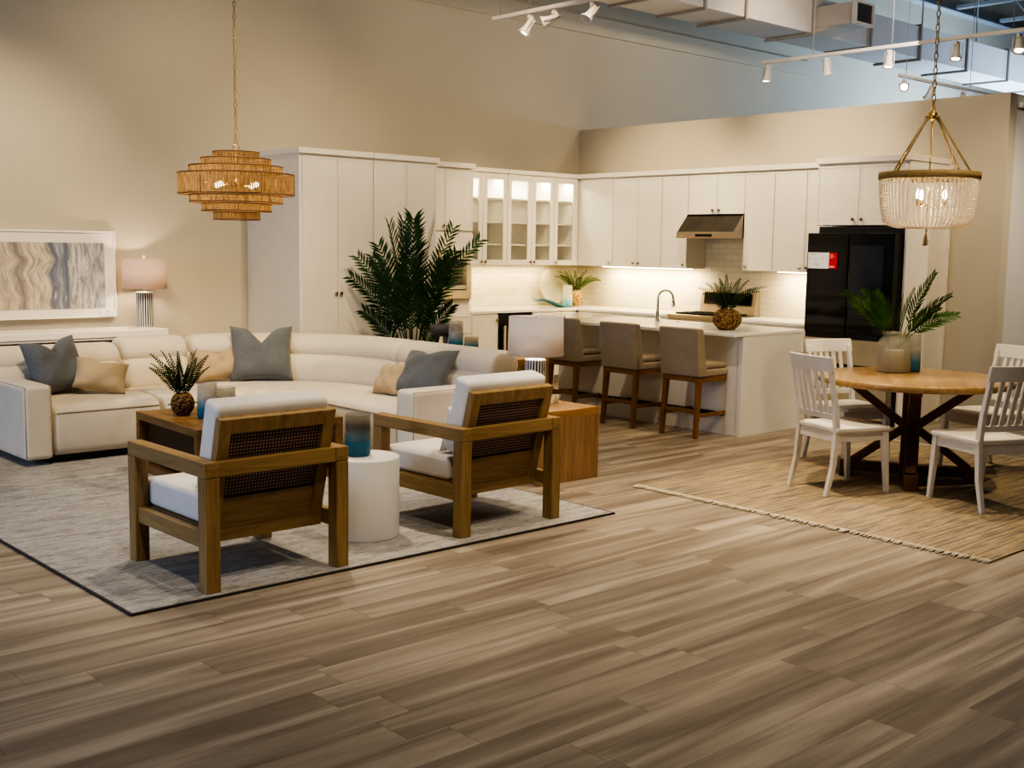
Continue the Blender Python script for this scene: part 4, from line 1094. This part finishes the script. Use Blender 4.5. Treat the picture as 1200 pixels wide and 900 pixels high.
fern_plant('bright fern in a pale woven vase in the kitchen counter corner', (10.48, 10.30, .916), .088, .20, SEAGRASS2,
           [(140, .34, 66, 10), (120, .30, 72, 24), (312, .36, 62, -10), (300, .36, 64, 0), (290, .40, 60, -14), (155, .32, 72, 20), (130, .34, 76, 30), (320, .30, 74, 20), (285, .34, 80, 44), (105, .30, 84, 60), (190, .34, 80, 40), (30, .22, 82, 50), (200, .34, 70, 14), (240, .34, 66, 10), (170, .32, 78, 40), (270, .30, 80, 50), (220, .3, 84, 62)], FERN2, 41, .052, .0145, 13)
glass_scaled('glass_vase', 'tall pale glass cylinder with aqua base in the kitchen counter corner', (10.32, 10.28, .916), .062, .27, BLUEG3)
# round glass platter leaning on the tiles, teal dish lying before it
pt = obj('glass_platter', MB().lathe([(0, 0), (.20, .0), (.235, .012), (.235, .018), (.20, .008), (0, .008)], 48).xf(Matrix.Rotation(R(78), 4, 'X')), DISHCLEAR)
pt.location = (10.26, 10.49, 1.152); pt.rotation_euler = (0, 0, 0)
tag(pt, 'round pale glass platter leaning against the splashback tiles', 'platter')
db = MB(); prof = []
N1, N2 = 28, 9
for i in range(N1):
    t = i / (N1 - 1); x = -.27 + .54 * t; z = .085 - .085 * max(0, t) ** .8 + .02 * math.sin(PI * 2 * t); wd = .035 + .05 * math.sin(PI * min(1, t * .9 + .1))
    for j in range(N2):
        u = -1 + 2 * j / (N2 - 1); prof.append((x, u * wd, z + .022 * u * u))
fs_ = [(i * N2 + j, i * N2 + j + 1, (i + 1) * N2 + j + 1, (i + 1) * N2 + j) for i in range(N1 - 1) for j in range(N2 - 1)]
db.add(prof, fs_, True)
dz = obj('serving_dish', db, DISHBLUE); dz.location = (10.00, 10.22, .919); dz.rotation_euler = (0, 0, R(-8))
sm_ = dz.modifiers.new('thick', 'SOLIDIFY'); sm_.thickness = .012; sm_.offset = 1
tag(dz, 'long teal glass dish with upswept end on the kitchen counter', 'dish')

# ------------------------------------------------------------------ dining set
dtb = thing('dining_table', 'round oak pedestal dining table with dark crossed braces', 'dining table', (7.75, 4.17, .010), R(31))
obj('tabletop', MB().lathe([(0, .705), (.665, .705), (.685, .715), (.685, .748), (.678, .752), (0, .752)], 96), DINETOP, dtb)
for k in range(4):
    a = PI / 2 * k; c_, s_ = math.cos(a), math.sin(a)
    def P_(r, z): return (r * c_, r * s_, z)
    obj('foot', MB().bar(P_(.07, .075), P_(.43, .075), .085, .07).bar(P_(.43, .0), P_(.43, .11), .10, .10), DINEBASE, dtb, bev=.006)
    obj('brace', MB().bar(P_(.05, .37), P_(.41, .10), .07, .055), DINEBASE, dtb, bev=.004)
    obj('brace', MB().bar(P_(.05, .40), P_(.43, .69), .07, .055), DINEBASE, dtb, bev=.004)
obj('pedestal_post', MB().box((-.062, -.062, .0), (.062, .062, .704)), DINEBASE, dtb, bev=.006)
obj('top_cleat', MB().box((-.48, -.045, .665), (.48, .045, .704)).box((-.045, -.48, .665), (.045, .48, .704)), DINEBASE, dtb, bev=.003)

def make_chair(label):
    t = thing('dining_chair', label, 'chair', (0, 0, .010), 0, 'white slat-back dining chairs')
    for sx in (-1, 1):
        obj('leg', MB().bar((sx * .195, .20, .43), (sx * .205, .235, 0), .046, .046, w2=.030, h2=.030), CHAIRW, t, bev=.004)
        # rear post: splayed foot, upright, raked back
        ps = [(sx * .20, -.275, 0), (sx * .20, -.225, .20), (sx * .198, -.205, .43), (sx * .196, -.225, .62), (sx * .194, -.285, .90)]
        ws = [.028, .036, .044, .036, .030]
        m = MB(); vs = []
        for (p, w) in zip(ps, ws):
            for dx, dy in ((-1, -1), (1, -1), (1, 1), (-1, 1)): vs.append((p[0] + dx * .017, p[1] + dy * w / 2, p[2]))
        fs = [(0, 3, 2, 1), (16, 17, 18, 19)]
        for k in range(4):
            for j in range(4): fs.append((k * 4 + j, k * 4 + (j + 1) % 4, k * 4 + 4 + (j + 1) % 4, k * 4 + 4 + j))
        obj('leg', m.add(vs, fs), CHAIRW, t, bev=.004)
    obj('seat', MB().prism([(-.225, -.225), (.225, -.225), (.232, .22), (.20, .245), (-.20, .245), (-.232, .22)], .432, .462, 'Z'), CHAIRW, t, bev=.008, seg=3)
    obj('apron', MB().box((-.175, .195, .365), (.175, .215, .431)).box((-.205, -.185, .365), (-.187, .19, .431)).box((.187, -.185, .365), (.205, .19, .431)).box((-.18, -.215, .365), (.18, -.197, .431)), CHAIRW, t, bev=.002)
    def curved(z0, z1, y0, y1, depth, halfw, th):
        m = MB(); n = 12; vs = []
        for i in range(n + 1):
            x = -halfw + 2 * halfw * i / n; b = -depth * (1 - (x / halfw) ** 2)
            for (yy, zz) in ((y0 - th / 2, z0), (y0 + th / 2, z0), (y1 + th / 2, z1), (y1 - th / 2, z1)): vs.append((x, yy + b, zz))
        fs = [(0, 1, 2, 3), (n * 4 + 3, n * 4 + 2, n * 4 + 1, n * 4)]
        for i in range(n):
            for j in range(4): fs.append((i * 4 + j, (i + 1) * 4 + j, (i + 1) * 4 + (j + 1) % 4, i * 4 + (j + 1) % 4))
        return m.add(vs, fs)
    obj('top_rail', curved(.845, .945, -.272, -.296, .035, .222, .024), CHAIRW, t, bev=.004)
    obj('lower_rail', curved(.515, .555, -.213, -.218, .012, .178, .02), CHAIRW, t, bev=.003)
    for k in range(5):
        x = -.122 + .061 * k; b0 = -.012 * (1 - (x / .178) ** 2); b1 = -.035 * (1 - (x / .222) ** 2)
        obj('slat', MB().bar((x, -.217 + b0, .55), (x, -.272 + b1, .85), .034, .012, up=(0, 1, 0)), CHAIRW, t, bev=.002)
    return t
D0 = make_chair('white slat-back dining chair beside the kitchen island end, with sunlit seat')
D0['label'] = 'white slat-back dining chair whose back faces the camera, on the island side of the table'
D0.location = (7.045, 4.30, .010); D0.rotation_euler = (0, 0, R(-109.3))
dup(D0, (7.36, 3.45, .010), R(-24.2), 'white slat-back dining chair cut by the picture edge, in front of the round table')
dup(D0, (7.99, 4.83, .010), R(160), 'white slat-back dining chair standing behind the table, before the black refrigerator')
dup(D0, (8.545, 3.99, .010), R(70), 'white slat-back dining chair at the far side of the table, before the beige wall')

# jar with palm leaves on the dining table
jr = thing('leaf_jar', 'frosted glass jar holding green palm leaves on the round dining table', 'plant', (7.93, 4.43, .7625))
obj('jar', MB().lathe([(0, 0), (.115, 0), (.125, .012), (.125, .20), (.115, .235), (.088, .265), (.085, .275), (.10, .285), (.10, .30), (.092, .30), (.080, .285), (.078, .27), (.118, .20), (.118, .02), (0, .018)], 48), FROST, jr)
obj('candle_block', MB().lathe([(0, .02), (.075, .02), (.075, .16), (.07, .165), (0, .165)], 32), plain('cream_wax', (.70, .62, .48), .6), jr)
stm = MB(); rr = random.Random(5)
leaves = [(138, .56, 62, 32), (142, .50, 72, 48), (130, .44, 82, 62), (318, .62, 74, 58), (322, .56, 60, 30), (312, .50, 54, 6), (335, .46, 84, 64), (300, .42, 66, 30), (155, .42, 66, 36), (228, .42, 84, 66)]
for (az, L, a0, a1) in leaves:
    a = R(az); m = MB()
    frond(m, (.03 * math.cos(a), .03 * math.sin(a), .17), a, L, a0, a1, .125, 15, .019, 46, .32, rr, rr.choice((-1, 1)) * rr.uniform(.8, 1.25), .4, .12, 14, .004)
    obj('frond', m, ARECA, jr)
glass_scaled('glass_vase', 'clear glass cylinder shading to blue behind the leaf jar on the dining table', (8.06, 4.36, .7625), .066, .285, BLUEG2)

# ------------------------------------------------------------------ pendant lights
def chain_mb(z0, z1, L=.052, w=.011, r=.0032):
    m = MB(); z = z0; k = 0
    while z < z1:
        pts = []
        for i in range(10):
            a = 2 * PI * i / 10; u, v = w * math.cos(a), (L / 2) * math.sin(a)
            pts.append((u, 0, z + L / 2 + v) if k % 2 == 0 else (0, u, z + L / 2 + v))
        m.tube(pts, r, 5, closed=True); z += L - .010; k += 1
    return m
pd = thing('rattan_pendant', 'tiered brown rattan pendant light on a brass chain above the coffee table', 'pendant light', (4.074, 7.35, 0))
tiers = [(.158, 2.232, 2.278), (.240, 2.180, 2.231), (.322, 2.128, 2.179), (.398, 1.980, 2.127), (.320, 1.924, 1.979), (.240, 1.866, 1.923), (.160, 1.808, 1.865)]
for (r, z0, z1) in tiers:
    t_ = obj('rattan_tier', MB().lathe([(r, z0), (r, z1)], 72), RATTAN, pd)
    rim = MB()
    for z in (z0 + .003, z1 - .003): rim.tube([(r * math.cos(a), r * math.sin(a), z) for a in [2 * PI * i / 64 for i in range(64)]], .0045, 6, closed=True)
    for k in range(6):
        a = 2 * PI * k / 6 + r * 9; rim.tube([(r * 1.004 * math.cos(a), r * 1.004 * math.sin(a), z0), (r * 1.004 * math.cos(a), r * 1.004 * math.sin(a), z1)], .0025, 5)
    obj('rim', rim, RATTANRIM, t_)
fr2 = MB().tube([(0, 0, 1.95), (0, 0, 2.29)], .008, 8)
for k in range(4):
    a = 2 * PI * k / 4 + .4
    fr2.tube([(0, 0, 2.05), (.14 * math.cos(a), .14 * math.sin(a), 2.05)], .005, 6)
    for (r, z) in ((.156, 2.27), (.238, 2.225), (.318, 2.172), (.394, 2.05)): fr2.tube([(0 if z > 2.26 else (r - .08) * math.cos(a), 0 if z > 2.26 else (r - .08) * math.sin(a), z), (r * math.cos(a), r * math.sin(a), z)], .003, 5)
obj('inner_frame', fr2, BRASS, pd)
for k in range(4):
    a = 2 * PI * k / 4 + .4
    b = obj('bulb', MB().ball((.17 * math.cos(a), .17 * math.sin(a), 2.05), .020, 12, 8), BULB, pd)
obj('hanging_loop', MB().tube([(.024 * math.cos(a), 0, 2.305 + .024 * math.sin(a)) for a in [2 * PI * i / 20 for i in range(20)]], .004, 6, closed=True), BRASS, pd)
obj('chain', chain_mb(2.325, 6.58), BRASS, pd)

bc_ = thing('beaded_chandelier', 'white beaded basket chandelier with rope arms above the dining table', 'pendant light', (7.72, 4.12, 0))
RR = .335
obj('rope_ring', MB().lathe([(RR - .012, 2.165), (RR + .008, 2.165), (RR + .010, 2.19), (RR + .008, 2.215), (RR - .012, 2.215)], 64, closed=True), ROPE, bc_)
strand = MB(); sp_ = []
N = 26
cur = [(RR - .006, 2.15)]
def prof_at(t):  # t 0..1 down the strand
    if t < .66: return (RR - .006 - .028 * (t / .66) ** 2, 2.155 - .255 * (t / .66))
    u = (t - .66) / .34; a = u * PI / 2
    return (RR - .034 - .125 * (1 - math.cos(a)), 1.90 - .068 * math.sin(a))
for k in range(N):
    x, z = prof_at(k / (N - 1)); strand.ball((x, 0, z), .0082, 7, 5)
sm = strand.mesh('bead_strand')
for k in range(62):
    o = obj('bead_strand', sm, BEAD, bc_) if k == 0 else bpy.data.objects.new('bead_strand', sm)
    if k: C.objects.link(o); o.parent = bc_
    o.rotation_euler = (0, 0, 2 * PI * k / 62)
obj('bottom_ring', MB().tube([(.178 * math.cos(a), .178 * math.sin(a), 1.832) for a in [2 * PI * i / 40 for i in range(40)]], .006, 6, closed=True), BRASS, bc_)
for k in range(4):
    a = R(28 + 45 + 6) + PI / 2 * k
    obj('rope_arm', MB().tube([((RR - .004) * math.cos(a), (RR - .004) * math.sin(a), 2.215), (.05 * math.cos(a), .05 * math.sin(a), 2.595)], .0085, 8), ROPE, bc_)
hb = MB().lathe([(0, 2.575), (.022, 2.575), (.03, 2.59), (.03, 2.625), (.018, 2.635), (.012, 2.66), (0, 2.66)], 20)
for k in range(4):
    a = R(28 + 45 + 6) + PI / 2 * k; hb.tube([(.02 * math.cos(a), .02 * math.sin(a), 2.605), (.058 * math.cos(a), .058 * math.sin(a), 2.60)], .009, 8)
obj('hub', hb, BRASS, bc_)
cl = MB().tube([(0, 0, 1.84), (0, 0, 2.58)], .006, 8)
for k in range(3):
    a = 2 * PI * k / 3 + .9; cl.tube([(0, 0, 2.0), (.08 * math.cos(a), .08 * math.sin(a), 1.97), (.11 * math.cos(a), .11 * math.sin(a), 1.99)], .005, 6)
    cl.lathe([(0, 1.985), (.012, 1.985), (.012, 2.03), (0, 2.03)], 10, (.11 * math.cos(a), .11 * math.sin(a), 0))
    cl.tube([(0.02 * math.cos(a), .02 * math.sin(a), 1.835), (.178 * math.cos(a), .178 * math.sin(a), 1.832)], .004, 5)
obj('candle_frame', cl, BRASS, bc_)
for k in range(3):
    a = 2 * PI * k / 3 + .9
    obj('bulb', MB().lathe([(0, 2.03), (.012, 2.035), (.017, 2.055), (.012, 2.08), (.003, 2.10), (0, 2.10)], 12, (.11 * math.cos(a), .11 * math.sin(a), 0)), BULB2, bc_)
ts_ = MB(); rr = random.Random(4)
ts_.tube([(0, 0, 1.83), (0, 0, 1.80)], .008, 6)
for k in range(26):
    a = rr.uniform(0, 6.28); q = rr.uniform(.004, .018)
    ts_.tube([(0, 0, 1.805), (q * math.cos(a), q * math.sin(a), 1.75), (q * 1.3 * math.cos(a), q * 1.3 * math.sin(a), 1.70 + rr.uniform(0, .02))], .0022, 4)
obj('tassel', ts_, ROPE, bc_)
obj('chain', chain_mb(2.65, 6.58, .058, .013, .004), BRASS, bc_)

# white bar on the side wall of the partition
tag(obj('wall_rail', MB().box((10.97, 4.955, 3.025), (12.2, 4.999, 3.075)), CREAMFR, bev=.004), 'slim white bar mounted near the top of the pale side wall', 'rail')

# ------------------------------------------------------------------ lights
WARM = (1, .76, .47); WARM2 = (1, .80, .54); COOL = (.55, .75, 1.0)
heads = [((6.97, 7.46, 3.645), (5.4, 8.6, .5), 'leftmost of three white spotlights on the track above the living area', True),
         ((6.97, 7.16, 3.645), (3.8, 10.6, 1.8), 'middle one of three white spotlights on the living-area track', False),
         ((6.97, 6.72, 3.645), (4.0, 7.0, .4), 'white spotlight of the living-area track, just before the air duct', False)]
for (p, a, l, lit) in heads: track_head(p, a, l, 'spotlights on the living area track', lit)
k2 = [((10.55, 7.56, 3.645), (10.2, 7.6, 0), 'lit spotlight at the end of the kitchen track, farthest from the chandelier chain', True),
      ((10.55, 6.83, 3.645), (11.2, 6.7, 0), 'unlit spotlight on the kitchen track, second from its end', False),
      ((10.55, 6.12, 3.645), (10.0, 6.1, 0), 'lit spotlight on the kitchen track, between the unlit one and the chandelier chain', True),
      ((10.55, 5.43, 3.645), (9.6, 5.1, 0), 'lit spotlight on the kitchen track, just past the chandelier chain', True),
      ((10.55, 4.84, 3.645), (9.0, 4.0, 0), 'lit spotlight on the kitchen track at the edge of the picture', True)]
for (p, a, l, lit) in k2: track_head(p, a, l, 'spotlights on the kitchen track', lit)
k3 = [((12.42, 7.0, 3.645), (8.0, 4.5, 1.5), 'bright tilted spotlight beside the chandelier chain above the partition wall', True),
      ((13.05, 7.0, 3.645), (13.5, 8.6, 1.0), 'spotlight right behind the chandelier chain above the partition wall', False),
      ((13.82, 7.0, 3.645), (13.8, 8.4, .6), 'pale spotlight at the far end of the track above the partition wall', False)]
for (p, a, l, lit) in k3: track_head(p, a, l, 'spotlights above the partition wall', lit)

K = .8
WARM = (1, .79, .50)
def spot(name, loc, aim, w, ang=60, blend=.7, size=.06, col=WARM): return lamp('SPOT', name, loc, w * K, col, aim, size, ang, blend)
# living area
spot('living_spot', (4.4, 6.9, 4.3), (3.75, 6.3, 0), 420, 62, .8, col=(1, .84, .62))
spot('living_spot', (3.6, 7.2, 4.3), (2.6, 6.2, 0), 190, 60, .9, col=(1, .84, .62))
spot('sofa_spot', (4.3, 6.2, 4.3), (5.2, 8.9, .6), 560, 52, .8)
spot('sofa_spot', (2.6, 6.4, 4.3), (3.9, 9.0, .5), 480, 52, .8)
spot('sofa_spot', (6.9, 5.6, 4.3), (5.8, 7.4, .6), 330, 46, .9)
spot('wall_spot', (2.6, 7.6, 4.4), (3.4, 10.6, 1.5), 560, 56, .9)
spot('wall_spot', (5.2, 7.4, 4.4), (5.4, 10.6, 2.2), 230, 80, 1)
spot('wall_spot', (8.2, 7.2, 4.4), (8.2, 10.6, 2.7), 90, 90, 1)
spot('pantry_spot', (6.2, 6.2, 4.4), (6.9, 9.6, 1.8), 330, 60, .9)
spot('chair_spot', (1.8, 2.2, 4.3), (3.2, 5.0, .5), 290, 50, .9, col=(1, .84, .62))
spot('lamp_side_fill', (3.4, 2.4, 4.2), (5.3, 5.9, .8), 380, 30, .9, col=(1, .86, .70))  # added unseen spot lifting the white lamp shade and the armchair near it
# floor in front
spot('floor_spot', (4.6, 3.3, 4.5), (4.4, 3.9, 0), 470, 74, 1, col=(1, .84, .62))
spot('floor_spot', (6.0, 4.9, 4.5), (6.1, 4.5, 0), 760, 56, 1, col=(1, .80, .54))
spot('floor_spot', (2.0, 3.2, 4.5), (2.0, 3.4, 0), 130, 74, 1, col=(1, .84, .62))
spot('floor_spot', (5.4, 1.8, 4.5), (5.2, 2.0, 0), 110, 70, 1, col=(1, .84, .62))
# dining
spot('dining_spot', (8.6, 5.3, 4.2), (7.8, 4.1, .2), 420, 56, .8)
spot('dining_spot', (8.2, 3.2, 4.2), (7.0, 3.6, 0), 240, 52, .8)
spot('dining_spot', (6.0, 2.2, 4.2), (7.5, 4.2, 1.4), 330, 44, .9)
# kitchen
spot('kitchen_spot', (8.6, 8.4, 4.3), (10.5, 9.2, 1.7), 520, 70, .9)
spot('kitchen_spot', (8.6, 7.1, 4.3), (10.5, 7.0, 1.7), 540, 70, .9)
spot('kitchen_spot', (8.6, 7.6, 4.4), (9.2, 10.3, 1.0), 480, 50, .9)
spot('island_spot', (9.4, 7.2, 4.3), (8.7, 7.2, .9), 260, 64, .9)
spot('stool_spot', (6.4, 6.2, 4.3), (8.1, 7.2, .4), 290, 50, .9)
spot('island_end_fill', (8.0, 3.4, 4.3), (8.8, 6.1, .4), 520, 40, .9)  # added warm fill on the island end panel
spot('fridge_side_fill', (9.6, 3.2, 4.3), (10.5, 5.5, 1.5), 420, 44, .9)  # added from the camera side to warm the refrigerator's side panel
spot('partition_spot', (8.2, 4.6, 4.6), (10.8, 6.0, 2.5), 120, 80, 1)
spot('return_wall_fill', (12.5, 2.5, 4.2), (12.0, 5.0, 1.6), 420, 70, 1, col=(1, .9, .76))  # added unseen fill keeping the return wall pale and warm
# added unseen overhead panel, a soft general fill for the whole room
lamp('AREA', 'overhead_fill', (5.0, 4.5, 6.3), 90, (1, .84, .62), (5.0, 4.5, 0), sx=10, sy=9)
# bulbs
for k in range(4):
    a = 2 * PI * k / 4 + .4; lamp('POINT', 'pendant_bulb', (4.074 + .17 * math.cos(a), 7.35 + .17 * math.sin(a), 2.05), 7, (1, .74, .42), size=.027)
for k in range(3):
    a = 2 * PI * k / 3 + .9; lamp('POINT', 'chandelier_bulb', (7.72 + .11 * math.cos(a), 4.12 + .11 * math.sin(a), 2.065), 40, (1, .82, .58), size=.018)
lamp('POINT', 'lamp_bulb', E1, 60, (1, .78, .52), size=.03)
lamp('POINT', 'lamp_bulb', E2, 42, (1, .90, .82), size=.03)
# under-cabinet and in-cabinet lights
UC = (1, .77, .40)
lamp('AREA', 'under_cabinet_light', (10.615, 9.25, 1.415), 30, UC, (10.66, 9.25, 0), sx=1.4, sy=.03).rotation_euler = (0, 0, PI / 2)
lamp('AREA', 'under_cabinet_light', (10.615, 6.97, 1.415), 17, UC, None, sx=.74, sy=.03).rotation_euler = (0, 0, PI / 2)
lamp('AREA', 'under_cabinet_light', (9.4, 10.42, 1.415), 14, UC, None, sx=1.6, sy=.03)
for (x, y, z, w) in LIT:
    lamp('AREA', 'cabinet_light', (x, y, z + .015), 16 * w, (1, .90, .70), None, sx=w * .85, sy=.06)
    for dz in (.27, .53, .79): lamp('AREA', 'cabinet_shelf_fill', (x, y - .02, z - dz), 1.0 * w, (1, .88, .66), None, sx=w * .8, sy=.05)  # shelf-level areas are added fill for the lower compartments, no strip there
# daylight reaching the far end and the camera side, plus two added warm fills
lamp('AREA', 'far_daylight', (19.2, 7.9, 2.6), 430, COOL, (18.2, 8.7, 6), sx=4.0, sy=2.0)
lamp('AREA', 'duct_fill', (11.0, 5.6, 3.9), 55, (1, .86, .74), (12.0, 8.7, 4.7), sx=4, sy=1)  # added unseen panel brightening the duct, not daylight
spot('wall_spot', (11.6, 7.2, 4.3), (12.2, 10.6, 3.8), 110, 100, 1)  # added spot warming the upper wall against the blue
lamp('AREA', 'side_daylight', (-3.5, 6.5, 2.0), 210, (.56, .71, 1.0), (3, 8.5, .6), sx=3, sy=2.5)

w = bpy.data.worlds.new('world'); bpy.context.scene.world = w; w.use_nodes = True
bgn = w.node_tree.nodes['Background']; bgn.inputs[0].default_value = (.92, .92, 1.0, 1); bgn.inputs[1].default_value = .06

sc = bpy.context.scene
sc.view_settings.view_transform = 'AgX'
sc.view_settings.look = 'AgX - High Contrast'
sc.view_settings.exposure = -0.1
try:
    sc.cycles.use_denoising = True
    sc.cycles.caustics_reflective = False; sc.cycles.caustics_refractive = False
    sc.cycles.sample_clamp_indirect = 4
    sc.cycles.max_bounces = 8; sc.cycles.transparent_max_bounces = 16
except Exception: pass
